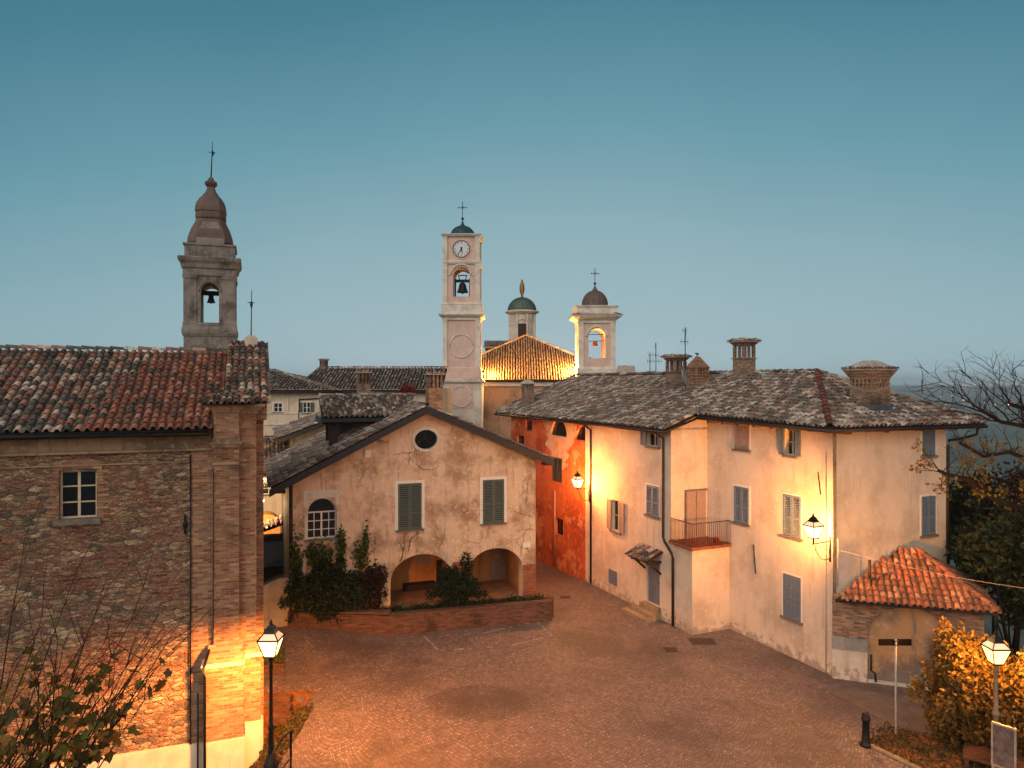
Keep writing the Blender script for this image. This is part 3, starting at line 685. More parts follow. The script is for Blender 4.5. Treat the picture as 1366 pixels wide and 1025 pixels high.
# buttress
b1a, zc = LF.on_b(272, 888, 22.15); b1b, _ = LF.on_b(325, 888, 22.15); b2b, zc2 = LF.on_b(348, 870, 22.3)
bt = MB().box(b1a, b1b, 22.15, 22.6, -3, zc - .08).box(b1b, b2b, 22.3, 22.75, -3, zc2 - .08)
bt.add([(b1a, 22.15, zc + .0), (b1b, 22.15, zc + .0), (b1b, 22.55, zc + .5), (b1a + .1, 22.55, zc + .42)], [(0, 1, 2, 3)])
bt.add([(b1b, 22.3, zc2), (b2b, 22.3, zc2), (b2b - .08, 22.72, zc2 + .42), (b1b, 22.72, zc2 + .42)], [(0, 1, 2, 3)])
bt.build('buttress', M['brick'], ch)
MB().box(b1a - .07, b1b + .02, 22.07, 22.6, zc - .09, zc + .01).box(b1b + .022, b2b + .05, 22.21, 22.75, zc2 - .09, zc2 + .01).build('buttress_cap', M['plinth'], ch)
pz = lambda px, py, b: LF.on_b(px, py, b)[1]
p_ = MB().box(b1a - .02, b1b + .03, 22.05, 22.4, -3, pz(300, 989, 22.05)).box(b1b + .032, b2b + .06, 22.2, 22.6, -3, pz(336, 964, 22.2)).box(-14, b1a - .022, WB - .16, WB + .1, -3, pz(200, 1003, WB - .16))
p_.build('plinth', M['plinth'], ch)
# drain pipes, cable, wall anchor
pp = MB(); x9, z9 = LF.on_b(254, 690, WB - .12); pp.tube([(x9, WB - .1, 8.4), (x9, WB - .1, -2)], .022, 6)
x8, z8 = LF.on_b(284.5, 620, 22.45); pp.tube([(x8, 22.46, 8), (x8, 22.46, zc + .5)], .012, 5)
x7, z7 = LF.on_b(273, 900, 22.0); pp.tube([(x7 + .1, 22.4, zc + .35), (x7 - .05, 22.0, zc - .1), (x7, 22.02, zc - .3), (x7, 22.02, -2)], .04, 8)
x6, z6 = LF.on_b(263, 930, 22.3); pp.tube([(x6, WB - .25, z6), (x6, WB - .25, -2)], .028, 6)
pp.build('drain_pipe', M['iron'], ch)
xa, za = LF.on_b(247, 700, WB - .03); MB().box(xa - .03, xa + .03, WB - .05, WB, za - .28, za + .28).ring(xa, WB - .04, [(.06, za - .06), (.06, za + .06)], 8).build('wall_anchor', M['iron'], ch)
st = MB(); xs0, zs0 = LF.on_b(335, 452, 26.9); st.box(xs0 - .22, xs0 + .22, 26.9, 27.3, zs0 - .35, zs0 + .04).box(xs0 - .15, xs0 + .15, 26.96, 27.24, zs0 + .04, zs0 + .12)
st.build('finial_base', M['plinth'], ch)
lr = MB(); lr.tube([(xs0, 27.1, zs0 + .1), (xs0 + .02, 27.1, zs0 + 1.75)], [.022, .012], 5); lr.loft(xs0 + .01, 27.1, [(.02, zs0 + 1.1), (.05, zs0 + 1.25), (.02, zs0 + 1.35)])
lr.bar((xs0 - .12, 27.1, zs0 + 1.3), (xs0 + .12, 27.1, zs0 + 1.3), .025, .025)
lr.build('finial_cross', M['iron'], ch)

# ------------------------------------------------------------------ left bell tower
BT = LF; ta, tb, _ = BT.at(281, 500, 29.0); k_ = 32.76
zy = lambda y: HC + (510 - y) / k_
hw = lambda px: px / 2 / k_ / 1.084
tb += .35
tw = root('bell_tower', BT, (ta, tb, 8.5), 'weathered grey stone bell tower with bulbous brown spire behind the left church roof', 'bell tower')
sh = MB(); H1 = hw(66)
sh.loft(ta, tb, [(hw(68), 8.5), (hw(68), zy(445))]); 
sh2 = MB().box(ta - H1, ta + H1, tb - H1, tb + H1, zy(436), zy(371))
arc = MB().prism(arch_poly(ta - hw(24), ta + hw(24), zy(432), zy(391.5)), tb - 3, tb + 3)
arc2 = MB(Matrix.Translation((ta, tb, 0)) @ Matrix.Rotation(R(90), 4, 'Z') @ Matrix.Translation((-ta, -tb, 0))).prism(arch_poly(ta - hw(24), ta + hw(24), zy(432), zy(391.5)), tb - 3, tb + 3)
sh2.build('belfry', M['stone'], tw, cuts=[arc, arc2]); sh.build('shaft', M['stone'], tw)
tr = MB(); tr.loft(ta, tb, [(hw(70), zy(450)), (hw(73), zy(446)), (hw(73), zy(441)), (hw(70), zy(436))])
for sx_ in (-1, 1):
    for sy_ in (-1, 1):
        cx, cy = ta + sx_ * (H1 - .2), tb + sy_ * (H1 - .2)
        tr.loft(cx, cy, [(.26, zy(436)), (.26, zy(432)), (.235, zy(431)), (.235, zy(376)), (.26, zy(375)), (.28, zy(371))])
tr.loft(ta, tb, [(hw(70), zy(370.8)), (hw(70), zy(362)), (hw(74), zy(361)), (hw(76), zy(356)), (hw(82), zy(352)), (hw(83), zy(348)), (hw(80), zy(346.8))])
tr.loft(ta, tb, [(hw(66), zy(346.5)), (hw(66), zy(332)), (hw(70), zy(331)), (hw(70), zy(329))])
# round moulding over the opening
for s_ in (-1, 1):
    yy_ = tb + s_ * (H1 + .015)
    P_ = [(ta + hw(29) * math.cos(math.pi * k / 14), yy_, zy(391.5) + hw(29) * math.sin(math.pi * k / 14)) for k in range(15)]
    tr.tube(P_, .035, 5); tr.box(ta - hw(32), ta + hw(32), yy_ - .06, yy_ + .06, zy(436), zy(432.6))
tr.build('cornice', M['stone'], tw)
spr = MB(); spr.loft(ta, tb, [(hw(59), zy(329)), (hw(61), zy(325)), (hw(60), zy(320)), (hw(53), zy(309)), (hw(44), zy(300)), (hw(38), zy(293)), (hw(37), zy(292))], ch=.35, smooth=False)
spr.loft(ta, tb, [(hw(40), zy(292)), (hw(41), zy(290)), (hw(40), zy(283)), (hw(42), zy(282)), (hw(41), zy(276)), (hw(38), zy(271)), (hw(31), zy(265)), (hw(22), zy(260)), (hw(14), zy(254)), (hw(10), zy(248)), (hw(10), zy(247)), (hw(14), zy(245.5)), (hw(17), zy(243)), (hw(16), zy(241)), (hw(10), zy(239)), (hw(6), zy(235)), (hw(2), zy(233))], ch=.4)
spr.build('spire', M['dome_brown'], tw)
for s_ in (-1, 1):                               # pale shield panels on the spire
    pnl = MB(); yq = tb + s_ * hw(61)
    pnl.add([(ta - hw(37), yq, zy(328.5)), (ta + hw(37), yq, zy(328.5)), (ta + hw(36), yq, zy(322)), (ta + hw(20), tb + s_ * hw(45), zy(298)), (ta - hw(20), tb + s_ * hw(45), zy(298)), (ta - hw(36), yq, zy(322))], [(0, 1, 2, 5), (5, 2, 3, 4)])
    pnl.build('spire_panel', M['stone'], tw)
bl = MB(); bz = zy(403)
bl.ring(ta, tb, [(.17, bz), (.155, bz + .03), (.12, bz + .12), (.10, bz + .22), (.07, bz + .28), (.02, bz + .30)], 14); bl.ring(ta, tb, [(.03, bz - .04), (.03, bz + .02)], 6)
bl.build('bell', M['bronze'], tw)
MB().box(ta - hw(30), ta + hw(30), tb - .07, tb + .07, bz + .30, bz + .48).box(ta - .1, ta + .1, tb - .05, tb + .05, bz + .25, bz + .32).build('bell_beam', M['wood'], tw)
vn = MB(); vn.tube([(ta, tb, zy(234)), (ta + .05, tb, zy(185))], [.03, .01], 5); vn.bar((ta - .1, tb, zy(200)), (ta + .18, tb, zy(200)), .02, .02)
vn.add([(ta + .05, tb, zy(206)), (ta + .13, tb, zy(201)), (ta + .05, tb, zy(196)), (ta + .05, tb + .015, zy(206)), (ta + .13, tb + .015, zy(201)), (ta + .05, tb + .015, zy(196))], [(0, 1, 2), (5, 4, 3), (0, 3, 4, 1), (1, 4, 5, 2), (2, 5, 3, 0)])
vn.build('weathervane', M['iron'], tw)

# ------------------------------------------------------------------ house with the arches (middle)
MBp = 30.9; FZ = .45
mh_ = root('arcaded_house', LF, (1.54, 30.9, 0), 'ochre plastered gabled house with two ground floor arches behind the brick planter wall', 'house')
cuts = []
# arched window left, two shuttered windows, oval window
Mx, w_, h_ = rect_b(LF, 409.5, 449, 665, 719, MBp)
cuts.append(window(mh_, Mx, w_, h_, shut=None, frame='white', cols=4, rows=3, arch=True, depth=.3))
s_ = MB(Mx); q0 = arch_poly(-w_ / 2 - .1, w_ / 2 + .1, 0, h_ - w_ / 2 + .02, w_ / 2 + .1)
s_.box(-w_ / 2 - .1, -w_ / 2, -.02, 0, 0, h_ - w_ / 2).box(w_ / 2, w_ / 2 + .1, -.02, 0, 0, h_ - w_ / 2)
s_.box(-w_ / 2 - .12, w_ / 2 + .12, -.02, 0, h_ + .02, h_ + .34); s_.box(-w_ / 2 - .12, -w_ / 2 + .05, -.018, 0, h_ - w_ / 2 + .3, h_ + .02); s_.box(w_ / 2 - .05, w_ / 2 + .12, -.018, 0, h_ - w_ / 2 + .3, h_ + .02)
s_.build('window_surround', M['white_st'], mh_)
for (x0, x1, y0, y1) in ((531, 562.5, 645, 706.5), (644, 672.5, 640, 698)):
    Mx, w_, h_ = rect_b(LF, x0, x1, y0, y1, MBp)
    cuts.append(window(mh_, Mx, w_, h_, mat='shut_green', surround=.13))
a5, z5 = LF.on_b(568.5, 586.5, MBp); Y5 = MBp / (LF.c - (568.5 - CX) / FOC * LF.s); rr = 15.2 / 950 * Y5 / 1.0
ocx = lambda r_, n=28: [(a5 + r_ * 1.02 * math.cos(2 * math.pi * k / n), z5 + r_ * .85 * math.sin(2 * math.pi * k / n)) for k in range(n)]
cuts.append(MB().prism(ocx(rr), MBp - .1, MBp + .3))
og = MB().prism(ocx(rr - .005), MBp + .2, MBp + .22); ow = MB()
po, pi = ocx(rr + .14), ocx(rr); n = len(po)
ow.add([(x, MBp - .03, z) for x, z in po] + [(x, MBp - .03, z) for x, z in pi] + [(x, MBp, z) for x, z in po] + [(x, MBp + .05, z) for x, z in pi],
       [(i, (i + 1) % n, n + (i + 1) % n, n + i) for i in range(n)] + [(2 * n + i, 2 * n + (i + 1) % n, (i + 1) % n, i) for i in range(n)] + [(n + i, n + (i + 1) % n, 3 * n + (i + 1) % n, 3 * n + i) for i in range(n)])
oo = ow.build('oval_window', M['white_st'], mh_); og.build('pane', M['glass'], oo)
# arches
def archcut(xl, xr, ytop, b):
    al, _ = LF.on_b(xl, 800, b); ar, _ = LF.on_b(xr, 800, b); _, zt = LF.on_b((xl + xr) / 2, ytop, b)
    return al, ar, zt
A1 = archcut(521, 603, 739.5, MBp); A2 = archcut(624, 697, 731.5, MBp)
for al, ar, zt in (A1, A2):
    rise = (ar - al) * .40; cuts.append(MB().prism(arch_poly(al, ar, FZ, zt - rise, rise, 18), MBp - .1, MBp + .55))
cuts.append(MB().box(A1[0] - .6, 12.15, MBp + .5, MBp + 3.4, FZ, 4.0))
# gable body
aL, aR = 1.56, 12.42; zl = 6.2 + .5 * (aL - .7); zr = 6.9 + .416 * (13.04 - aR)
gab = MB().prism([(aL, -1), (aR, -1), (aR, zr - .1), (7.13, 9.32 - .12), (aL, zl - .1)], MBp, 40.0)
gab.build('wall', M['ochre'], mh_, cuts=cuts)
# porch interior: back wall openings
pbk = MBp + 3.38
bx = MB()
def pb_(x0, x1, y0, y1): Mx, w_, h_ = rect_b(LF, x0, x1, y0, y1, pbk); return Mx, w_, h_
Mx, w_, h_ = pb_(537, 578, 776, 795); MB(Mx).box(-w_ / 2, w_ / 2, -.5, .0, 0, h_).build('bench', M['wood'], mh_)
Mx, w_, h_ = pb_(554, 574, 739, 753); MB(Mx).box(-w_ / 2, w_ / 2, -.04, .03, 0, h_).build('vent_panel', M['shut_brown'], mh_)
Mx, w_, h_ = pb_(582, 600, 747, 796); MB(Mx).box(-w_ / 2, w_ / 2, -.05, .03, 0, h_).box(w_ / 2 - .15, w_ / 2 - .1, -.1, -.05, h_ * .45, h_ * .5).build('porch_door', M['wood'], mh_)
Mx, w_, h_ = pb_(653, 681, 731, 788); MB(Mx).prism(arch_poly(-w_ / 2, w_ / 2, 0, h_ - .6, .6), -.03, .03).build('recess_panel', M['nave'], mh_)
lin_ = MB(); lin_.box(A1[0] - .58, 12.13, pbk, pbk + .012, FZ, 3.98).box(A1[0] - .585, A1[0] - .57, MBp + .56, pbk - .003, FZ, 3.98).box(12.125, 12.14, MBp + .56, pbk - .003, FZ, 3.98)
lin_.box(A1[0] - .565, 12.12, MBp + .56, pbk - .003, 3.985, 3.999)
lin_.box(A2[0] - .35, A2[0] - .12, MBp + .56, pbk - .005, FZ, 3.98)
lin_.build('porch_lining', M['arch_in'], mh_)
MB().box(A1[0] - .56, 12.12, MBp - .02, pbk - .01, FZ - .3, FZ + .012).build('porch_floor', m_plain('terracotta_floor', 'a8764e', .8, .2, sc=3), mh_)
# brick dressing of the piers
_, zq = LF.on_b(705, 742, MBp)
dr = MB(); dr2 = MB()
for i in range(int((zq - FZ) / .085)):
    z = FZ - .3 + i * .085; o = .012 + .008 * rnd.random()
    dr.box(A2[1] + .01, aR + .006 + .004 * rnd.random(), MBp - o, MBp + .3, z, z + .078)
for i in range(22):
    z = 1.75 + i * .085
    e = .0 + (.14 * rnd.random() if i > 12 else 0)
    if z < A2[2] - .55: dr2.box(A1[1] + .02 + e, A2[0] - .02 - e, MBp - .012 - .006 * rnd.random(), MBp + .2, z, z + .078)
dr.build('pier_brickwork', M['brick_red'], mh_); dr2.build('pier_brickwork', M['brick_red'], mh_)
# timber side wall on the left
sw = MB()
for i in range(36): sw.box(aL - .10 - .012 * (i % 2), aL - .004, MBp + .02 + i * .25, MBp + .02 + i * .25 + .235, .2, zl - .25)
sw.box(aL - .16, aL - .105, MBp - .0, MBp + .2, .2, zl - .25)
sw.build('side_wall', M['wood'], mh_)
# roof
rf = MB(); b0, b1 = 30.35, 40.4
plate(rf, [(.7, b0, 6.2), (7.13, b0, 9.42), (7.13, b1, 9.42), (.7, b1, 6.2)], .12); plate(rf, [(7.13, b0, 9.418), (13.04, b0, 6.9), (13.04, b1, 6.9), (7.13, b1, 9.418)], .12)
rf = rf.build('roof', M['under'], mh_)
fa = MB(); t = .30
for (p, q) in (((.62, 6.16), (7.13, 9.44)), ((7.13, 9.44), (13.1, 6.89))):
    fa.add([(p[0], b0 - .06, p[1]), (q[0], b0 - .06, q[1]), (q[0], b0 - .06, q[1] - t), (p[0], b0 - .06, p[1] - t), (p[0], b0 - .005, p[1]), (q[0], b0 - .005, q[1]), (q[0], b0 - .005, q[1] - t), (p[0], b0 - .005, p[1] - t)],
           [(0, 1, 2, 3), (7, 6, 5, 4), (0, 4, 5, 1), (3, 2, 6, 7), (0, 3, 7, 4), (1, 5, 6, 2)])
fa.build('fascia', M['fascia'], rf)
for i in range(3):
    for (x, z) in ((1.0, 6.08), (12.75, 6.75)): MB().box(x - .1, x + .25, b0 + .02 + i * .16, b0 + .12 + i * .16, z - .1, z + .02).build('rafter', M['wood'], rf)
q1 = MB(); L1 = math.hypot(6.43, 3.22); roof_tiles(q1, (.66, b0, 6.2), (0, 1, 0), (6.43, 0, 3.22), [(0, 0), (10, 0), (10, L1), (0, L1)], .235, .31, .088, seed=11)
L2 = math.hypot(5.91, 2.52); roof_tiles(q1, (13.08, b0, 6.9), (0, 1, 0), (-5.91, 0, 2.52), [(0, 0), (10, 0), (10, L2), (0, L2)], .235, .33, .088, seed=12, cap=False)
ridge_tiles(q1, (7.13, b0, 9.46), (7.13, b1, 9.46), .12); q1.build('roof_tiles', M['tile_g'], rf)
# covered roof terrace
al = MB(); zE, zR = 8.90, 9.80
plate(al, [(2.9, 32.8, zE), (6.5, 32.8, zE), (7.6, 35.6, zR), (3.0, 35.6, zR)], .12); al = al.build('terrace_roof', M['under'], mh_)
q2 = MB(); roof_tiles(q2, (2.95, 32.75, zE), (1, 0, 0), (0, 2.8, .9), [(0, 0), (3.6, 0), (4.7, 2.95), (0, 2.95)], .23, .30, .088, seed=14); 
ridge_tiles(q2, (3.0, 35.6, zR + .03), (7.7, 35.6, zR + .03), .11); ridge_tiles(q2, (7.6, 35.6, zR), (6.6, 32.9, zE + .02), .10)
q2.build('terrace_tiles', M['tile_m'], al)
MB().box(2.84, 2.90, 32.7, 35.7, zE - .28, zE + .02).box(2.9, 6.45, 32.72, 32.78, zE - .2, zE - .04).build('terrace_fascia', M['fascia'], al)
ps = MB(); ps.box(3.25, 3.6, 33.0, 33.35, 7.3, zE - .1).box(3.3, 3.45, 35.2, 35.35, 7.2, zR - .14); ps.box(2.95, 6.2, 33.02, 33.12, zE - .30, zE - .14); ps.build('terrace_post', M['wood'], mh_)
MB().box(3.18, 3.67, 32.93, 33.42, 7.28, 7.62).build('post_flashing', M['lead'], mh_)
gl = MB(); gl.box(3.6, 6.6, 35.0, 35.06, 7.6, 9.4)
gl.build('terrace_back_wall', M['stone'], mh_)
# small chimney on the lower left slope, plaques
a6, z6 = 1.75, 6.75
cp = MB().box(a6 - .16, a6 + .16, 32.3, 32.62, 6.3, 7.42).box(a6 - .21, a6 + .21, 32.25, 32.67, 7.42, 7.48); cp.build('chimney', M['concrete'], mh_)
Mx, w_, h_ = rect_b(LF, 486.5, 494, 600, 610, MBp); MB(Mx).box(-w_ / 2, w_ / 2, -.1, 0, 0, h_).build('meter_box', M['white'], mh_)
Mx, w_, h_ = rect_b(LF, 697, 707.5, 723, 730.5, MBp)
sg = MB(Mx).box(-w_ / 2, w_ / 2, -.035, -.004, 0, h_).build('street_name_plate', M['white'], mh_)
# dry vine over the plaster
vq = random.Random(21); vm = MB()
def vine(px, py, dx, dz, L, r, dep):
    a, z = LF.on_b(px, py, MBp); p = Vector((a, MBp - .015, z)); d = Vector((dx, 0, dz)).normalized(); vrun(p, d, L, r, dep)
def vrun(p, d, L, r, dep):
    pts = [p]; n = max(3, int(L / .14))
    for i in range(n):
        d = (d + Vector((vq.gauss(0, .33), 0, vq.gauss(0, .33)))).normalized(); p = p + d * (L / n); p.y = MBp - .015 - .01 * vq.random(); pts.append(p.copy())
        if dep and vq.random() < .4: vrun(p.copy(), (d + Vector((vq.gauss(0, .9), 0, vq.gauss(0, .9)))).normalized(), L * .5 * vq.uniform(.5, 1.2), r * .6, dep - 1)
    vm.tube(pts, [r * .62 * (1 - .6 * i / len(pts)) for i in range(len(pts))], 4)
for (px, py, dx, dz, L, r, dp) in ((533, 750, .5, 1, 1.5, .03, 2), (545, 735, .4, .9, 1.3, .022, 2), (500, 745, -.2, 1, 1.2, .015, 2), (470, 740, .1, 1, 1.4, .015, 2), (545, 620, -.2, .8, 1.6, .014, 2), (560, 600, -.6, -.4, 1.3, .014, 2), (585, 622, -.7, -.5, 1.4, .014, 2), (520, 590, -.6, -.3, 1.0, .012, 2), (600, 560, .8, -.3, .9, .010, 1),
        (711, 706, -1, .05, 1.6, .016, 2), (710, 690, -.8, .4, 1.2, .012, 2), (700, 640, -.6, -.5, 1.2, .012, 2), (705, 660, -.4, .8, 1.1, .011, 2), (640, 725, -.9, .3, 1.2, .011, 1), (585, 735, .2, 1, .8, .014, 1), (540, 665, .8, .2, 1.1, .010, 1), (400, 700, .2, 1, 1.3, .014, 2), (615, 690, .6, .5, 1.2, .01, 2), (570, 700, .5, -.4, 1.2, .01, 2), (480, 640, .5, .4, 1, .009, 2)): vine(px, py, dx, dz, L, r, dp)
tag(vm.build('dry_vine', M['vine'], None, LF, (1.5, MBp, 1)), 'bare brown climbing stems creeping over the ochre gable wall', 'climbing plant')

# ------------------------------------------------------------------ planter wall and its planting
PW = [(1.35, 30.75), (5.35, 29.5), (12.35, 28.85), (12.75, 29.55)]
pw = root('planter_wall', LF, (5.35, 29.5, 0), 'low dark brick retaining wall with planted bed in front of the arches', 'planter wall')
wm = MB(); cpm = MB()
def wallseg(mb, p, q, th, z0, z1a, z1b, ext=0):
    d = Vector((q[0] - p[0], q[1] - p[1])).normalized(); nn = Vector((-d.y, d.x)) * th; p = Vector(p) - d * ext; q = Vector(q) + d * ext
    mb.add([(p.x, p.y, z0), (q.x, q.y, z0), (q.x + nn.x, q.y + nn.y, z0), (p.x + nn.x, p.y + nn.y, z0), (p.x, p.y, z1a), (q.x, q.y, z1b), (q.x + nn.x, q.y + nn.y, z1b), (p.x + nn.x, p.y + nn.y, z1a)],
           [(0, 3, 2, 1), (4, 5, 6, 7), (0, 1, 5, 4), (1, 2, 6, 5), (2, 3, 7, 6), (3, 0, 4, 7)])
HT = [.98, .80, .82, .72]
for i in range(3): wallseg(wm, PW[i], PW[i + 1], .3, -.6, HT[i], HT[i + 1])
wm.build('wall_body', M['brick_dark'], pw)
for i in range(3): wallseg(cpm, (PW[i][0], PW[i][1] - .03), (PW[i + 1][0], PW[i + 1][1] - .03), .35, HT[i] - .0, HT[i] + .05, HT[i + 1] + .05)
cpm.build('coping', M['brick_dark'], pw)
bed = MB().slab([(1.5, 30.85), (5.35, 29.75), (12.3, 29.1), (12.45, 30.8)], .2, .62); bed.build('soil_bed', M['soil'], pw)
# ------------------------------------------------------------------ big cream house on the right
PA, PC, PD, PB = 18.85, 20.8, 18.55, 25.4
rh = root('cream_house', RF, (20.8, 18.55, 0), 'large cream and red plastered house with grey tile roof on the right', 'house')
cA, cR, cC = [], [], []
def addw(lst, M3, **k): lst.append(window(rh, M3[0], M3[1], M3[2], **k))
addw(cA, rect_a(RF, 863.5, 878.5, 574, 596, PA), shut='open', mat='shut_blue', louver=False, cols=2, rows=1)
addw(cA, rect_a(RF, 862.5, 879, 648, 688, PA), mat='shut_blue', surround=.07)
addw(cA, rect_a(RF, 816.5, 827.5, 668, 709, PA), shut='open', mat='shut_brown', louver=False, cols=2, rows=2)
for (x0, x1, y0, y1) in ((735, 756, 566, 582), (768, 788, 571, 588)):
    Mq, wq_, hq_ = rect_a(RF, x0, x1, y0, y1, PA); cR.append(window(rh, Mq, wq_, wq_ / 2 + .02, shut=None, cols=3, rows=1, arch=True, frame='iron_brown', sill=False))
addw(cR, rect_a(RF, 701, 709.5, 561, 575, PA), shut=None, frame='shut_green', cols=1, rows=1, sill=False)
addw(cR, rect_a(RF, 737.5, 750, 611, 643, PA), shut='closed', mat='shut_dark', louver=True, sill=False)
addw(cR, rect_a(RF, 741.5, 751, 692, 714, PA), shut=None, frame='iron', cols=2, rows=2, sill=False)
addw(cR, rect_a(RF, 690, 699, 581, 597, PA), shut=None, frame='iron_brown', cols=1, rows=1, sill=False)
addw(cC, rect_a(RF, 980, 1000, 567, 600, PC), mat='shut_brown', louver=False, surround=.05)
addw(cC, rect_a(RF, 979.5, 999, 650, 698, PC), mat='shut_blue', surround=.1)
addw(cC, rect_a(RF, 1047.5, 1061.5, 573, 608, PC), shut='open', mat='shut_blue', louver=False, cols=2, rows=2, surround=.02)
addw(cC, rect_a(RF, 1045, 1069, 661, 716, PC), mat='shut_blue', surround=.06)
addw(cC, rect_a(RF, 1045, 1068.5, 768, 826, PC), mat='shut_blue', surround=.07)
addw(cC, rect_b(RF, 1230, 1247, 573, 608, PD), mat='shut_blue', louver=False, surround=.05)
addw(cC, rect_b(RF, 1229, 1247.5, 662, 714, PD), mat='shut_blue', surround=.08)
# door
Md, wd, hd = rect_a(RF, 862.5, 880, 747, 806, PA); cA.append(MB(Md).box(-wd / 2, wd / 2, -.1, .18, 0, hd))
dm = MB(Md).box(-wd / 2, wd / 2, .1, .16, 0, hd)
for i in range(5): dm.box(-wd / 2 + .04 + i * (wd - .06) / 5, -wd / 2 + .02 + (i + 1) * (wd - .06) / 5, .085, .1, .05, hd - .05)
for z in (.25, hd - .3): dm.box(-wd / 2 + .03, wd / 2 - .03, .07, .085, z, z + .1)
do = dm.build('front_door', M['door_grey'], rh); MB(Md).ring(wd / 2 - .1, .06, [(.03, 1.0), (.03, 1.06)], 8).build('handle', M['iron'], do)
# vent grille
Mg, wg, hg = rect_a(RF, 812.5, 823, 761, 780, PA); gm = MB(Mg)
gm.box(-wg / 2, wg / 2, -.03, -.003, 0, hg)
for i in range(6): gm.box(-wg / 2 + .03, wg / 2 - .03, -.045, -.03, .05 + i * (hg - .1) / 6, .05 + i * (hg - .1) / 6 + .035)
gm.build('vent_grille', M['shut_blue'], rh)
# walls
zwA = 8.50; zwC = 9.12
MB().box(PA, 28.0, PB, 32.8, -1, zwA).build('wall', M['cream'], rh, cuts=cA)
MB().box(PA, 28.0, 32.8, 42.5, -2, zwA - .02).build('red_wall', M['red'], rh, cuts=cR, label='peeling red and orange wall section facing the alley')
MB().box(PC, 26.85, PD, PB, -1, zwC).build('wall', M['cream'], rh, cuts=cC)
# cream lining patch of peeled paint lies inside the red wall material; corner strip
MB().box(PC - .02, PC + .14, PD - .02, PD - .002, 0, zwC - .2).build('corner_strip', M['stone_warm'], rh)
# lower block carrying the balcony
zb = RF.on_a(932, 733, PA)[1]
MB().box(PA + .001, PC, 23.95, PB, -1, zb - .12).build('balcony_base', M['cream'], rh)
bb = MB().box(PA - .12, PC - .002, 23.8, PB - .002, zb - .12, zb)
bb = bb.build('balcony', M['brick_red'], rh)
rl = MB(); zt_ = zb + .98
def rail(p, q, posts=14):
    rl.tube([(p[0], p[1], zt_), (q[0], q[1], zt_)], .022, 6); rl.tube([(p[0], p[1], zb + .08), (q[0], q[1], zb + .08)], .014, 5)
    for i in range(posts + 1):
        f = i / posts; x = p[0] + (q[0] - p[0]) * f; y = p[1] + (q[1] - p[1]) * f
        rl.tube([(x, y, zb + .0), (x, y, zt_)], .011, 5)
rail((PA - .07, PB - .05), (PA - .07, 23.85), 16); rail((PA - .07, 23.85), (PC - .05, 23.85), 18); rl.build('railing', M['iron_brown'], bb)
Mw, ww, hw_ = rect_b(RF, 913.5, 938.5, 655, 700, PB); zz = RF.on_b(926, 655, PB)[1]
dW = MB().box(PC - 1.15, PC - .10, PB - .05, PB + .0, zb, zz); dW.box(PC - 1.15, PC - .10, PB - .062, PB - .05, zb + .02, zb + .1)
dd = dW.build('balcony_door', M['shut_brown'], rh)
MB().box(PC - 1.23, PC - 1.152, PB - .07, PB, zb, zz + .07).box(PC - .645, PC - .605, PB - .064, PB - .051, zb + .1, zz - .03).box(PC - 1.15, PC - .03, PB - .07, PB, zz + .002, zz + .07).build('door_frame', M['sill'], dd)
pt = MB(); pt.ring(PC - .55, 24.15, [(.10, zb), (.14, zb + .24), (.15, zb + .24), (.13, zb + .25)], 12)
tag(pt.build('flower_pot', m_plain('terracotta', 'b0532c', .7, .3), None, RF, (PC - .55, 24.15, zb)), 'small terracotta pot on the balcony floor', 'flower pot')
# steps
stp = MB(); bc = Md.translation.y
stp.box(PA - .32, PA + .02, bc - .62, bc + .62, -.1, Md.translation.z - .01).box(PA - .62, PA - .322, bc - .72, bc + .85, -.1, .28).box(PA - .95, PA - .622, bc - .75, bc + 1.15, -.1, .13)
stp.build('door_steps', M['stone_warm'], rh)
# door canopy with tiles
zc_ = Md.translation.z + hd + .12; cy0, cy1 = bc - .75, bc + .75
cn = MB(); plate(cn, [(PA - .85, cy0, zc_), (PA - .85, cy1, zc_), (PA, cy1, zc_ + .42), (PA, cy0, zc_ + .42)], .05); cn = cn.build('door_canopy', M['wood'], rh)
ctl = MB(); roof_tiles(ctl, (PA - .9, cy0 - .02, zc_ + .0), (0, 1, 0), (.9, 0, .44), [(0, 0), (1.54, 0), (1.54, .95), (0, .95)], .2, .3, .085, seed=4); ctl.build('canopy_tiles', M['tile_l'], cn)
br_ = MB()
for y in (cy0 + .15, cy1 - .15): br_.bar((PA - .75, y, zc_ - .1), (PA, y, zc_ - .1 + .02), .09, .1); br_.bar((PA - .6, y, zc_ - .12), (PA - .02, y, zc_ - .62), .08, .09)
br_.build('bracket', M['wood'], cn)
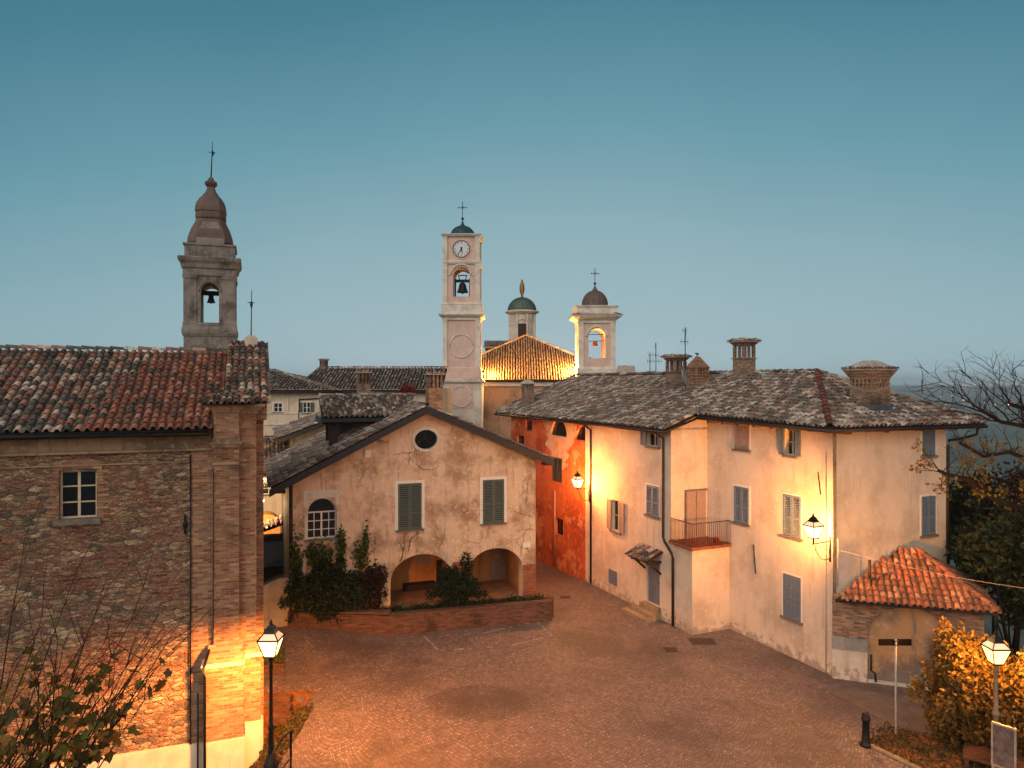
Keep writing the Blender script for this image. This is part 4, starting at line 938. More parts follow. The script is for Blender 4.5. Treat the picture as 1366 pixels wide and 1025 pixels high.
# roof planes
zeA, aeA, aR_ = 8.45, 18.45, 24.3; zR_ = 10.88; bP = 22.5; bEnd = 44.2
def lerp(p, q, t): return tuple(a + (b - a) * t for a, b in zip(p, q))
F1 = (aeA, 25.25, zeA); F2 = (aeA, bEnd, zeA); R1 = (aR_, bP, zR_); R2 = (aR_, 43.6, zR_); C1 = (20.1, 18.05, 8.90); C2 = (20.1, 25.25, 9.08); D2 = (28.5, 18.05, 8.86); B1 = (28.9, 43.6, 8.9); RX = (aR_, 25.25, zR_)
rb = MB()
plate(rb, [F1, F2, R2, RX], .13); plate(rb, [C1, C2, RX, R1], .13); plate(rb, [C1, R1, D2], .131); plate(rb, [D2, R1, R2, B1], .132)
rO = rb.build('roof', M['under'], rh)
def tiles_tri(mb, P, Q, tops, seed, col=.235, row=.31, **k):   # P,Q eave ends; tops = extra polygon points above
    P, Q = Vector(P), Vector(Q); e = (Q - P).normalized(); s0 = Vector(tops[0]) - P; s = (s0 - e * s0.dot(e)).normalized()
    poly = [(0, 0), ((Q - P).length, 0)] + [((Vector(t_) - P).dot(e), (Vector(t_) - P).dot(s)) for t_ in tops]
    roof_tiles(mb, P, e, s, poly, col, row, .09, .022, seed, **k)
qt = MB()
tiles_tri(qt, F1, F2, [R2, RX], 31); tiles_tri(qt, C1, C2, [RX, R1], 32); tiles_tri(qt, C1, D2, [R1], 33); tiles_tri(qt, B1, D2, [R1, R2], 34, cap=False, chan=False)
qt.build('roof_tiles', M['tile_g'], rO)
hp = MB(); up = lambda p, d=.05: (p[0], p[1], p[2] + d)
ridge_tiles(hp, up(C1), up(R1, .07), .13, .36); hp.build('hip_tiles', M['tile_dr'], rO)
for p_a, p_b, rr_, ll_ in ((up(R1, .06), up(R2, .06), .12, .4), (up(D2), up(R1, .05), .12, .38), (up(R2), up((aeA, bEnd, zeA)), .12, .4), (up(F1, .04), up(C2, .06), .1, .3)):
    hg2 = MB(); ridge_tiles(hg2, p_a, p_b, rr_, ll_); hg2.build('ridge_tiles', M['tile_m'], rO)
for i in range(20): MB().box(20.15 - 1.55 * (i > 7), 20.75 - 1.55 * (i > 7), 19 + i * .92, 19.11 + i * .92, (8.72 if i <= 7 else 8.26), (8.86 if i <= 7 else 8.36)).build('rafter', M['soffit'], rO)
for i in range(4): MB().box(21.0 + i * 1.9, 21.22 + i * 1.9, 18.12, 18.6, 8.66, 8.8).build('rafter', M['soffit'], rO)
MB().prism([(PA + .002, 8.4), (PC, 8.4), (PC, 9.32), (PA + .002, 8.54)], PB + .0, PB + .2).build('gable_infill', M['cream'], rh)
gt = MB(); g = .07
gt.tube([(aeA - .05, bEnd, zeA - .10), (aeA - .05, 25.2, zeA - .10)], .065, 8); gt.tube([(aeA - .05, 25.2, zeA - .10), (20.05, 25.2, 8.90)], .05, 8)
gt.tube([(20.04, 25.2, 8.93), (20.04, 18.0, 8.80)], .065, 8); gt.tube([(20.04, 18.0, 8.80), (28.45, 18.0, 8.76)], .065, 8)
gt.build('gutter', M['pipe'], rO)
dp = MB(); bd, _ = RF.on_a(789, 600, PA); dp.tube([(aeA - .02, bd, zeA - .16), (PA - .05, bd, zeA - .45), (PA - .05, bd, .05)], .055, 8); dp.build('downpipe', M['pipe'], rh)
dp = MB(); bd, z1 = RF.on_a(886, 720, PA); bd2, z2 = RF.on_a(899, 742, PA)
dp.tube([(aeA - .0, bd + .35, zeA - .14), (PA - .06, bd, zeA - .42), (PA - .06, bd, z1 + .1), (PA - .06, bd - .1, z1 - .05), (PA - .06, bd2 + .1, z2 + .1), (PA - .06, bd2, z2 - .1), (PA - .06, bd2, .02)], .06, 8); dp.build('downpipe', M['pipe'], rh)
dp = MB(); dp.tube([(28.0, 18.05, 8.7), (28.0, 18.1, 8.45), (27.6, 18.4, 8.28), (26.95, 18.5, 8.22), (26.9, 18.5, 8.0), (26.9, 18.5, .3)], .055, 8); dp.build('downpipe', M['iron'], rh)
dp = MB(); bd, z1 = RF.on_a(718, 700, PA); dp.tube([(PA - .05, 36.2, 4.3), (PA - .05, 36.2, 0)], .04, 6); dp.build('cable_duct', M['shut_brown'], rh)
for (px, y0, y1) in ((1093.5, 630, 660), (1007, 727, 765)):
    bq, zt = RF.on_a(px, y0, PC); _, zb2 = RF.on_a(px, y1, PC); MB().bar((PC - .02, bq + .06, zt), (PC - .02, bq - .06, zb2), .04, .03).build('wall_anchor', M['pipe'], rh)
cm = MB(); cm.tube([(PC - .04, PD + .28, 8.0), (PC - .04, PD + .28, .0)], .02, 5); cm.tube([(PC + .2, PD - .03, 4.9), (PC + .2, PD - .03, 3.2)], .02, 5)
cm.build('conduit', M['cream'], rh)

# chimneys of the cream house
nA = Vector((5.85, 0, 2.43)).cross(Vector((0, 1, 0))).normalized()
def hit(px, py, Pl, n): return RF.roof(px, py, Pl, n)
def nrm(P, Q, T): return (Vector(Q) - Vector(P)).cross(Vector(T) - Vector(P)).normalized()
def chimney(px, py, wpx, htot, style, label, Pl=F1, n=None, par=rh, fr=RF):
    n = n or nrm(F1, F2, RX); p = fr.roof(px, py, Pl, n); Y = p.x * fr.s + p.y * fr.c; w_ = wpx / 950 * Y * .86; h = w_ / 2
    a, b, z = p.x + h, p.y + h * .2, p.z; k = Y / 950
    z0 = z - .7; zt = z + htot * k
    c = MB()
    if style == 'hat':                        # shaft, open lantern stage, tiled hat
        zs = z + htot * k * .50; c.box(a - h, a + h, b - h, b + h, z0, zs); c.box(a - h - .05, a + h + .05, b - h - .05, b + h + .05, zs, zs + .05)
        z2 = z + htot * k * .80; t = .065
        for sx_ in (-1, 1):
            for sy_ in (-1, 1): c.box(a + sx_ * (h - t) - t, a + sx_ * (h - t) + t, b + sy_ * (h - t) - t, b + sy_ * (h - t) + t, zs + .05, z2)
        for s_ in (-1, 1): c.box(a - .045, a + .045, b + s_ * (h - .06) - .045, b + s_ * (h - .06) + .045, zs + .05, z2); c.box(a + s_ * (h - .06) - .045, a + s_ * (h - .06) + .045, b - .045, b + .045, zs + .05, z2)
        c.loft(a, b, [(h * .9, z2), (h * 1.02, z2 + .05), (h * 1.2, z2 + .13), (h * 1.3, z2 + .18)])
        o = c.build('chimney', M['brick_tan'], par, label=label); r_ = MB(); H = h * 1.5
        r_.loft(a, b, [(H, z2 + .18), (H, z2 + .21), (h * .3, zt - .04), (h * .3, zt)])
        for k_ in range(6):
            for s_ in (-1, 1):
                x = a - H + (k_ + .5) * H / 3; tile(r_, Vector((x, b + s_ * (H + .03), z2 + .2)), Vector((1, 0, 0)), Vector((0, -s_ * (H - h * .3), (zt - z2 - .2) * .75)).normalized(), Vector((0, s_ * .4, .9)).normalized(), H * .7, .075, .02)
                y = b - H + (k_ + .5) * H / 3; tile(r_, Vector((a + s_ * (H + .03), y, z2 + .2)), Vector((0, 1, 0)), Vector((-s_ * (H - h * .3), 0, (zt - z2 - .2) * .75)).normalized(), Vector((s_ * .4, 0, .9)).normalized(), H * .7, .075, .02)
        r_.build('cap', M['tile_g'], o)
    elif style == 'point':
        zs = z + htot * k * .42; c.box(a - h, a + h, b - h, b + h, z0, zs); c.box(a - h - .06, a + h + .06, b - h - .06, b + h + .06, zs, zs + .05); z2 = z + htot * k * .64
        for i in range(5):
            for s_ in (-1, 1):
                x = a - h * .88 + i * h * .44; c.box(x - .035, x + .035, b + s_ * h * .85 - .05, b + s_ * h * .85 + .05, zs + .05, z2); c.box(a + s_ * h * .85 - .05, a + s_ * h * .85 + .05, b - h * .88 + i * h * .44 - .045, b - h * .88 + i * h * .44 + .045, zs + .05, z2)
        for i in range(8): c.loft(a, b, [(h * (1.02 - .11 * i), z2 + i * (zt - z2) / 9), (h * (1.02 - .11 * i), z2 + (i + .93) * (zt - z2) / 9)])
        o = c.build('chimney', M['brick_red' if False else 'brick'], par, label=label); f_ = MB(); f_.bar((a - .03, b, zt - .15), (a - .03, b, zt + .12), .04, .04); f_.bar((a - .13, b, zt + .1), (a + .07, b, zt + .06), .05, .06); f_.build('cap', M['bronze'], o)
    elif style == 'wide':
        zs = z + htot * k * .44; c.box(a - h, a + h, b - h, b + h, z0, zs)
        z2 = zs + htot * k * .17
        for r2 in range(2):
            zz_ = zs + r2 * (z2 - zs) / 2
            nn_ = 5
            for i in range(nn_ + 1):
                o_ = (r2 % 2) * h / nn_
                for s_ in (-1, 1):
                    x = a - h + .05 + i * (2 * h - .1) / nn_ + o_ * (i < nn_); c.loft(x, b + s_ * (h - .07), [(.065, zz_), (.04, zz_ + .05), (.065, zz_ + (z2 - zs) / 2)]); c.loft(a + s_ * (h - .07), b - h + .05 + i * (2 * h - .1) / nn_, [(.065, zz_), (.04, zz_ + .05), (.065, zz_ + (z2 - zs) / 2)])
        c.loft(a, b, [(h * 1.0, z2), (h * 1.04, z2 + .06), (h * 1.04, z2 + .08), (h * 1.14, z2 + .12), (h * 1.14, z2 + .16), (h * 1.25, z2 + .22), (h * 1.25, z2 + .26), (h * 1.34, z2 + .30), (h * 1.34, z2 + .34)])
        o = c.build('chimney', M['brick_tan'], par, label=label); r_ = MB(); H = h * 1.42; zq_ = z2 + .34
        r_.loft(a, b, [(H, zq_), (H, zq_ + .04), (h * .4, zt)])
        for k_ in range(8):
            for s_ in (-1, 1):
                x = a - H + (k_ + .5) * H / 4; tile(r_, Vector((x, b + s_ * (H + .04), zq_ + .03)), Vector((1, 0, 0)), Vector((0, -s_, .2)).normalized(), Vector((0, s_ * .2, 1)).normalized(), H * .6, .08, .03)
                y = b - H + (k_ + .5) * H / 4; tile(r_, Vector((a + s_ * (H + .04), y, zq_ + .03)), Vector((0, 1, 0)), Vector((-s_, 0, .2)).normalized(), Vector((s_ * .2, 0, 1)).normalized(), H * .6, .08, .03)
        r_.build('cap', M['tile_g'], o)
    else:                                     # plain with small louvred top
        zs = z + htot * k * .6; c.box(a - h, a + h, b - h, b + h, z0, zs); z2 = z + htot * k * .85
        for i in range(4):
            for s_ in (-1, 1): x = a - h * .85 + i * h * .567; c.box(x - .05, x + .05, b + s_ * h * .8 - .05, b + s_ * h * .8 + .05, zs, z2); c.box(a + s_ * h * .8 - .05, a + s_ * h * .8 + .05, b - h * .85 + i * h * .567 - .05, b - h * .85 + i * h * .567 + .05, zs, z2)
        c.box(a - h * .6, a + h * .6, b - h * .6, b + h * .6, zs, z2 - .02)
        o = c.build('chimney', M['brick_tan'], par, label=label); MB().loft(a, b, [(h * 1.3, z2), (h * 1.3, z2 + .06), (h * .5, zt)]).build('cap', M['tile_g'], o)
    fl = MB().box(a - h - .07, a + h + .07, b - h - .07, b + h + .07, z - .45, z + .12 ); fl.build('flashing', M['lead'], o)
    return a, b, z
chimney(699, 545, 15, 38, 'plain', 'slim chimney near the left end of the grey roof')
c2 = chimney(895, 521, 23, 49, 'hat', 'brick chimney with wide tile hat beside the satellite dish')
chimney(923, 521, 26, 47, 'point', 'brick chimney with stepped pointed brick top')
chimney(986, 508, 24, 58, 'hat', 'tall brick chimney with tile hat at the middle of the ridge')
chimney(1151, 545, 40, 64, 'wide', 'broad brick chimney with flared top and pierced brickwork', C1, nrm(C1, D2, R1))
# low chimney stubs and antennas behind the ridge
for (px, y0, y1, w_, nm) in ((835, 487, 504, 20, 'stub'), (869, 494, 506, 11, 'stub')):
    Y = 47 if px < 850 else 44; a, b, z = RF.at(px, y1 + 4, Y); k = Y / 950
    MB().loft(a, b, [(w_ * k * .42, z - .6), (w_ * k * .42, z + .2), (w_ * k * .38, z + .25), (w_ * k * .48, z + .3), (w_ * k * .4, z + (y1 - y0 + 3) * k)]).build('chimney', M['tile_g'], rh, label='low chimney stub just behind the ridge')
def antenna(px, ybot, ytop, Y, els, label, tilt=0):
    a, b, z0 = RF.at(px, ybot, Y); k = Y / 950; z1 = HC + (510 - ytop) * k; m_ = MB(); m_.tube([(a, b, z0 - .35), (a + tilt, b, z1)], .022, 6)
    for (yy, L, n_, ang) in els:
        z = HC + (510 - yy) * k; dx, dy = math.cos(ang), math.sin(ang); m_.tube([(a - L * k * .6 * dx, b - L * k * .6 * dy, z), (a + L * k * .4 * dx, b + L * k * .4 * dy, z)], .014, 4)
        for i in range(n_):
            f = -.55 + i * .9 / max(1, n_ - 1); c = (a + L * k * f * dx, b + L * k * f * dy); m_.tube([(c[0], c[1], z - .16), (c[0], c[1], z + .16)], .008, 4)
    tag(m_.build('tv_antenna', M['iron'], None, RF, (a, b, z0)), label, 'antenna')
antenna(914, 515, 437, 35.5, [(441, 9, 2, .3), (456, 15, 3, .2), (447, 5, 2, 1.2)], 'tall television mast beside the satellite dish on the grey roof')
antenna(875, 503, 457, 43, [(462, 2, 1, 0), (482, 26, 6, .1), (474, 12, 3, .2)], 'thin television aerial with long crossbars behind the ridge')
antenna(867, 503, 472, 43.5, [(473, 5, 2, .4)], 'shorter plain aerial pole left of the crossbar aerial')
ph_ = RF.roof(912, 524, F1, nrm(F1, F2, RX)); sd = MB(); a, b, z = RF.at(911, 502, ph_.x * RF.s + ph_.y * RF.c - .75)
Ms = Matrix.Translation((a, b, z)) @ Matrix.Rotation(R(42), 4, 'Z') @ Matrix.Rotation(R(80), 4, 'X'); sd.M = Ms
sd.ring(0, 0, [(.02, 0), (.2, .012), (.36, .04), (.46, .09), (.47, .085), (.36, .025), (.02, -.02)], 20); sd.tube([(0, -.3, .05), (0, -.1, .42)], .012, 4); sd.M = None; sd.tube([(a, b, z), (a + .05, b + .12, z - .1), (a + .05, b + .12, z - .75)], .025, 6)
tag(sd.build('satellite_dish', m_plain('dish_grey', '8d9698', .5, .4), None, RF, (a, b, z)), 'grey satellite dish mounted against the hatted brick chimney', 'satellite dish')

# ------------------------------------------------------------------ outbuilding by the corner
ob = root('outbuilding', OF, (2.1, 27.7, 0), 'low brick outbuilding with orange clay tile roof and walled-up arch at the corner', 'outbuilding')
OB = 27.7
x0 = 2.06; x1 = OF.on_b(1313, 800, OB)[0]
al_, zt1 = OF.on_b(1158, 820, OB); ar_, _ = OF.on_b(1272, 820, OB); zt1 = OF.on_b(1210, 811, OB)[1]
MB().slab([(x0 - .02, OB), (x1, OB), (x1, 31.5), (5.6, 31.9)], -2, 2.93).build('wall', M['brick'], ob, cuts=[MB().prism(arch_poly(al_, ar_, -.2, zt1 - 1.0, 1.0, 20), OB - .1, OB + .12)])
MB().prism(arch_poly(al_, ar_, -1.5, zt1 - 1.0, 1.0, 20), OB + .1, OB + .14).build('blind_arch', m_plaster('stained_orange_plaster', 'b98a60', '6a6058', 'c9a27c', pat=1, low='7a756e', lowz=1.6), ob)
zl_ = OF.on_b(1135, 852, OB)[1]
MB().box(x0 - .03, al_ - .03, OB - .09, OB, -2, zl_ - .0).build('rendered_base', M['cream'], ob); MB().box(x0 - .04, al_ - .02, OB - .12, OB, zl_ - .38, zl_ + .03).build('coping', M['concrete'], ob)
MB().box(al_ - .02, x1, OB - .05, OB + .05, -2, OF.on_b(1220, 915, OB - .05)[1]).build('threshold', M['plinth'], ob)
def rel(p_r):
    wv = RF.world(p_r); return wv.x * OF.c + wv.y * OF.s, -wv.x * OF.s + wv.y * OF.c
g0 = rel((20.8, 18.5, 0)); g1 = rel((26.9, 18.5, 0))
def cl(y):
    y = max(y, g0[1]); t_ = (y - g0[1]) / (g1[1] - g0[1]); return (g0[0] + (g1[0] - g0[0]) * t_, y)
print('g', g0, g1)
r3 = MB(); e0, e1, ap = (1.5, 27.35, 2.84), (7.0, 27.35, 2.92), (5.1, 30.0, 4.22)
apL = (1.0, 30.0, 4.2)
plate(r3, [(cl(2.0)[0], 27.35, 2.86), e1, ap, (cl(ap[1])[0], ap[1], ap[2] - .02)], .08); plate(r3, [e1, (7.3, 31.6, 2.9), ap], .081)
# keep the roof clear of the cream house by cutting along its gable
r3o = r3.build('roof', M['under'], ob)
def rel(p_r):                                # RF point -> OF frame
    wv = RF.world(p_r); return wv.x * OF.c + wv.y * OF.s, -wv.x * OF.s + wv.y * OF.c
g0 = rel((20.8, 18.5, 0)); g1 = rel((26.9, 18.5, 0))
eV = Vector(e0); Eu = (Vector(e1) - eV).normalized(); Sv = Vector((0, 2.65, 1.36)); Sn = (Sv - Eu * Sv.dot(Eu)).normalized()
def uv(x, y):
    f = (y - e0[1]) / 2.65; p = Vector((x, y, e0[2] + f * 1.36)); return (p - eV).dot(Eu), (p - eV).dot(Sn)
L3 = (Vector(e1) - eV).length
poly = [uv(g0[0] - .05, 27.35), (L3, 0), uv(ap[0], ap[1]), uv(g0[0] + (g1[0] - g0[0]) * .55, g0[1] + (g1[1] - g0[1]) * .55)]
t7 = MB(); roof_tiles(t7, e0, Eu, Sn, poly, .215, .30, .088, .012, 41); 
tiles_tri(t7, e1, (7.3, 31.6, 2.9), [ap], 42, .22, .3)
ridge_tiles(t7, (e1[0], e1[1], e1[2] + .04), (ap[0], ap[1], ap[2] + .05), .11, .33)
t7.build('roof_tiles', M['tile_red'], r3o)
sp2 = MB(); xq, zq2 = OF.on_b(1160, 768, 28.2); sp2.tube([(xq, 28.2, zq2 - .5), (xq, 28.2, zq2 + .55)], .05, 8); sp2.ring(xq, 28.2, [(.16, zq2 - .45), (.06, zq2 - .1)], 10); xq, zq2 = OF.on_b(1192, 752, 29); sp2.tube([(xq, 29, zq2 - .7), (xq, 29, zq2 + .3)], .025, 6)
sp2.build('vent_pipe', M['pipe'], ob)
sp4 = MB(); aq, bq, zq4 = OF.at(1327, 846, 24.6); sp4.tube([(aq, bq, zq4 - .8), (aq, bq, zq4 + 1.25)], .09, 8); sp4.ring(aq, bq, [(.13, zq4 + 1.25), (.13, zq4 + 1.3), (.03, zq4 + 1.42)], 10); sp4.build('dark_pole', M['iron'], ob)  # dark capped pole standing in for an unidentified upright shape
xq, zq2 = OF.on_b(1159, 888, OB - .15); sp3 = MB(); sp3.tube([(xq + .08, OB - .1, 1.0), (xq + .08, OB - .1, .45), (xq + .2, OB - .15, .38), (xq + .22, OB - .16, .1)], .035, 6); sp3.build('drain_pipe', M['iron'], ob)
cb = MB(); W1 = RF.world((20.95, 18.5, 4.52)); W2 = Vector((17.5, 21.6, 4.0)); P_ = [W1 + (W2 - W1) * (i / 16) - Vector((0, 0, .18 * math.sin(math.pi * i / 16))) for i in range(17)]
cb.tube(P_, .0055, 4); tag(cb.build('overhead_cable', m_plain('pale_cable', 'c9b294', .6), None, F0, tuple(W1)), 'pale overhead cable drooping from the house corner over the tiled outbuilding', 'cable')
# ------------------------------------------------------------------ church towers and nave
K1 = 950 / 76.0; z1f = lambda y: HC + (510 - y) / K1; X1 = (616.2 - CX) / K1; Y1 = 77.0
ct_ = root('clock_tower', F0, (X1, Y1, 0), 'tall pale pink bell tower with a clock and dark domed top', 'clock tower')
H = 49 / 2 / K1
def hk(p, K=K1): return p / 2 / K
st1 = MB().loft(X1, Y1, [(hk(54.5), 0), (hk(54.5), z1f(510))]).build('base', M['white_st'], ct_)
MB().loft(X1, Y1, [(hk(58), z1f(511)), (hk(60), z1f(509.5)), (hk(52), z1f(504))]).build('base_roof', M['tile_g'], ct_)
MB().loft(X1, Y1, [(hk(52), z1f(504)), (hk(51), z1f(492)), (hk(49), z1f(490))]).loft(X1, Y1, [(hk(45.5), z1f(490)), (hk(45.5), z1f(428))]).build('lower_shaft', M['pink'], ct_)
tb2 = MB()
for sx_ in (-1, 1):
    for sy_ in (-1, 1):
        x, y = X1 + sx_ * hk(44), Y1 + sy_ * hk(44) * 1.0
        for (yb, yt, wx) in ((490, 428, 3.3), (406, 354, 3.3), (349, 317, 3.3)):
            tb2.loft(X1 + sx_ * (hk(49) - hk(6)), Y1 + sy_ * (hk(49) - hk(6)), [(hk(6.6), z1f(yb)), (hk(6.6), z1f(yb - 2.5)), (hk(6), z1f(yb - 2.6)), (hk(6), z1f(yt + 3)), (hk(6.6), z1f(yt + 2.9)), (hk(6.6), z1f(yt))])
tb2.loft(X1, Y1, [(hk(50), z1f(428)), (hk(50), z1f(425.5)), (hk(54), z1f(424)), (hk(58), z1f(422.5)), (hk(60), z1f(421.5)), (hk(60), z1f(420)), (hk(55), z1f(419.5))])
tb2.loft(X1, Y1, [(hk(53), z1f(419.6)), (hk(53), z1f(408)), (hk(54), z1f(407)), (hk(52), z1f(405.5))])
tb2.loft(X1, Y1, [(hk(49), z1f(354)), (hk(50), z1f(353)), (hk(51), z1f(351)), (hk(50), z1f(349.5))])
tb2.loft(X1, Y1, [(hk(50), z1f(318)), (hk(53), z1f(316)), (hk(54), z1f(315)), (hk(52), z1f(314.3))])
for s_ in (-1, 1):                               # ring and arch mouldings on front and back
    yy_ = Y1 + s_ * (hk(45.5) + .02)
    for (yc, r_) in ((462.5, 15.3),): tb2.tube([(X1 + hk(2 * r_) * math.cos(2 * math.pi * k / 28), yy_, z1f(yc) + hk(2 * r_) * math.sin(2 * math.pi * k / 28)) for k in range(29)], .07, 5)
    tb2.tube([(X1 + hk(27) * math.cos(math.pi * k / 16), yy_, z1f(368) + hk(27) * math.sin(math.pi * k / 16)) for k in range(17)], .13, 5)
    tb2.box(X1 - hk(36), X1 - hk(22), yy_ - .06, yy_ + .06, z1f(369), z1f(367.5)).box(X1 + hk(22), X1 + hk(36), yy_ - .06, yy_ + .06, z1f(369), z1f(367.5))
yy_ = Y1 - hk(54.5) - .01
tb2.build('mouldings', M['white_st'], ct_)
rp_ = MB().box(X1 - hk(32), X1 + hk(32), yy_ - .03, yy_ + .02, z1f(545), z1f(513)).build('base_panel', M['pink'], ct_)
MB().tube([(X1 + hk(27) * math.cos(2 * math.pi * k / 28), yy_ - .04, z1f(529) + hk(27) * math.sin(2 * math.pi * k / 28)) for k in range(29)], .07, 5).build('panel_ring', M['white_st'], rp_)
Rz = Matrix.Translation((X1, Y1, 0)) @ Matrix.Rotation(R(90), 4, 'Z') @ Matrix.Translation((-X1, -Y1, 0))
ap = arch_poly(X1 - hk(22), X1 + hk(22), z1f(397), z1f(369))
MB().loft(X1, Y1, [(hk(45.5), z1f(406)), (hk(45.5), z1f(354))]).build('belfry', M['pink'], ct_, cuts=[MB().prism(ap, Y1 - 4, Y1 + 4), MB(Rz).prism(ap, Y1 - 4, Y1 + 4)])
MB().loft(X1, Y1, [(hk(45.5), z1f(349)), (hk(45.5), z1f(317))]).build('clock_stage', M['pink'], ct_)
bz = z1f(389); b_ = MB().ring(X1, Y1, [(.62, bz), (.57, bz + .12), (.44, bz + .45), (.38, bz + .8), (.28, bz + 1.0), (.05, bz + 1.1)], 16); b_.ring(X1, Y1, [(.1, bz - .15), (.1, bz + .1)], 6); b_.build('bell', M['bronze'], ct_)
fr_ = MB(); fr_.box(X1 - .8, X1 + .8, Y1 - .12, Y1 + .12, bz + 1.1, bz + 1.4).box(X1 - .85, X1 - .7, Y1 - .1, Y1 + .1, z1f(397), bz + 1.5).box(X1 + .7, X1 + .85, Y1 - .1, Y1 + .1, z1f(397), bz + 1.5).tube([(X1 - .3, Y1, bz + 1.3), (X1 - .45, Y1, bz + 1.9)], .05, 5).tube([(X1 + .3, Y1, bz + 1.3), (X1 + .45, Y1, bz + 1.9)], .05, 5).box(X1 - .5, X1 + .5, Y1 - .05, Y1 + .05, bz + 1.8, bz + 1.9)
fr_.box(X1 - .8, X1 + .8, Y1 - .06, Y1 + .06, z1f(397) + .1, z1f(397) + .2); fr_.build('bell_frame', M['iron'], ct_)
# clock
cy_ = Y1 - hk(45.5) - .04; czz = z1f(334.3); rc = .88
MC = Matrix.Translation((X1, cy_, czz)) @ Matrix.Rotation(R(90), 4, 'X')
ck = MB(MC).ring(0, 0, [(rc, -.04), (rc, .02)], 36, False).build('clock_face', M['clock'], ct_)
rim = MB(MC); n = 36
rim.tube([(rc * math.cos(2 * math.pi * k / n), rc * math.sin(2 * math.pi * k / n), .03) for k in range(n + 1)], .045, 5); rim.build('rim', M['iron'], ck)
hd_ = MB(MC)
def hand(deg, L, wd): a_ = R(deg); d = Vector((math.sin(a_), math.cos(a_), 0)); s = Vector((d.y, -d.x, 0)); hd_.add([tuple(-d * .18 + s * wd + Vector((0, 0, .06))), tuple(-d * .18 - s * wd + Vector((0, 0, .06))), tuple(d * L - s * wd * .4 + Vector((0, 0, .06))), tuple(d * L + s * wd * .4 + Vector((0, 0, .06)))], [(0, 1, 2, 3)])
hand(168, .5, .07); hand(210, .76, .05); hd_.build('clock_hand', M['iron'], ck)
nm = ['XII', 'I', 'II', 'III', 'IIII', 'V', 'VI', 'VII', 'VIII', 'IX', 'X', 'XI']; nb = MB()
for i, tx in enumerate(nm):
    cu = bpy.data.curves.new('t', 'FONT'); cu.body = tx; cu.size = .27; cu.align_x = 'CENTER'; cu.align_y = 'CENTER'
    to = bpy.data.objects.new('t', cu); COL.objects.link(to); dg = bpy.context.evaluated_depsgraph_get(); me = bpy.data.meshes.new_from_object(to.evaluated_get(dg))
    a_ = R(30 * i); MM = MC @ Matrix.Translation((.69 * math.sin(a_), .69 * math.cos(a_), .03)) @ Matrix.Rotation(-a_, 4, 'Z') @ Matrix.Diagonal((.75, 1.0, 1, 1))
    nb.add([tuple(MM @ v.co) for v in me.vertices], [tuple(p.vertices) for p in me.polygons]); bpy.data.objects.remove(to)
nb.build('numerals', M['iron'], ck, recalc=False)
MB(MC).ring(0, 0, [(rc + .22, -.03), (rc + .22, .0), (rc, .01)], 36, False).build('clock_surround', M['pink'], ck)
dm_ = MB(); dr_ = 1.32; zd = z1f(314.3)
dm_.ring(X1, Y1, [(dr_ * 1.04, zd), (dr_ * 1.04, zd + .06)] + [(dr_ * math.cos(t_), zd + .06 + 1.15 * math.sin(t_)) for t_ in [k * math.pi / 20 for k in range(9)]] + [(.25, zd + 1.22), (.2, zd + 1.4), (.1, zd + 1.6), (.03, zd + 1.9)], 24)
for k in range(16): t_ = 2 * math.pi * k / 16; dm_.tube([(X1 + dr_ * 1.01 * math.cos(p_) * math.cos(t_), Y1 + dr_ * 1.01 * math.cos(p_) * math.sin(t_), zd + .06 + 1.17 * math.sin(p_)) for p_ in [j * math.pi / 18 for j in range(9)]], .03, 4)
dm_.build('dome', M['dome_blue'], ct_)
def cross(mb, x, y, z0, h, s=1.0):
    mb.ring(x, y, [(.02, z0), (.14 * s, z0 + .08), (.16 * s, z0 + .16), (.12 * s, z0 + .26), (.02, z0 + .3)], 10); mb.tube([(x, y, z0), (x, y, z0 + h)], .035 * s, 5)
    zc2 = z0 + h * .72; mb.bar((x - h * .22, y, zc2), (x + h * .22, y, zc2), .05 * s, .05 * s)
    for sg in (-1, 1): mb.bar((x - h * .1 * sg, y, zc2 + h * .1), (x + h * .1 * sg, y, zc2 - h * .1), .03, .03); mb.loft(x + sg * h * .22, y, [(.04, zc2 - .08), (.04, zc2 + .08)])
    mb.loft(x, y, [(.05, z0 + h - .05), (.05, z0 + h + .05)])
cx_ = MB(); cross(cx_, X1, Y1, zd + 1.85, 1.9); cx_.build('cross', M['iron'], ct_)

# nave
K2 = 950 / 80.0; nv = root('church_nave', F0, (1.8, 80, 0), 'church body with golden lit hipped tile roof between the two pale towers', 'church')
ax = 1.8; zE2 = 10.72; zA2 = 16.2
MB().box(ax - 10.9, ax + 10.9, 80.6, 96, 0, 10.7).build('wall', M['nave'], nv)
r4 = MB(); c1, c2_, c3, c4_ = (ax - 11.6, 80, zE2), (ax + 11.6, 80, zE2), (ax + 11.6, 97, zE2), (ax - 11.6, 97, zE2); p1, p2 = (ax, 88.2, zA2), (ax, 89.4, zA2)
plate(r4, [c1, c2_, p1], .2); plate(r4, [c2_, c3, p2, p1], .2); plate(r4, [c3, c4_, p2], .2); plate(r4, [c4_, c1, p1, p2], .2)
r4 = r4.build('roof', M['under'], nv)
t8 = MB(); tiles_tri(t8, c1, c2_, [p1], 51, .30, .42, cap=False, chan=False)
ridge_tiles(t8, (c1[0], c1[1], c1[2] + .1), (p1[0], p1[1], p1[2] + .1), .16, .5); ridge_tiles(t8, (c2_[0], c2_[1], c2_[2] + .1), (p1[0], p1[1], p1[2] + .1), .16, .5)
t8.build('roof_tiles', M['tile_n'], r4)
MB().box(ax - 11.3, ax + 11.3, 80.3, 80.6, 10.05, 10.5).build('cornice', M['white_st'], nv)
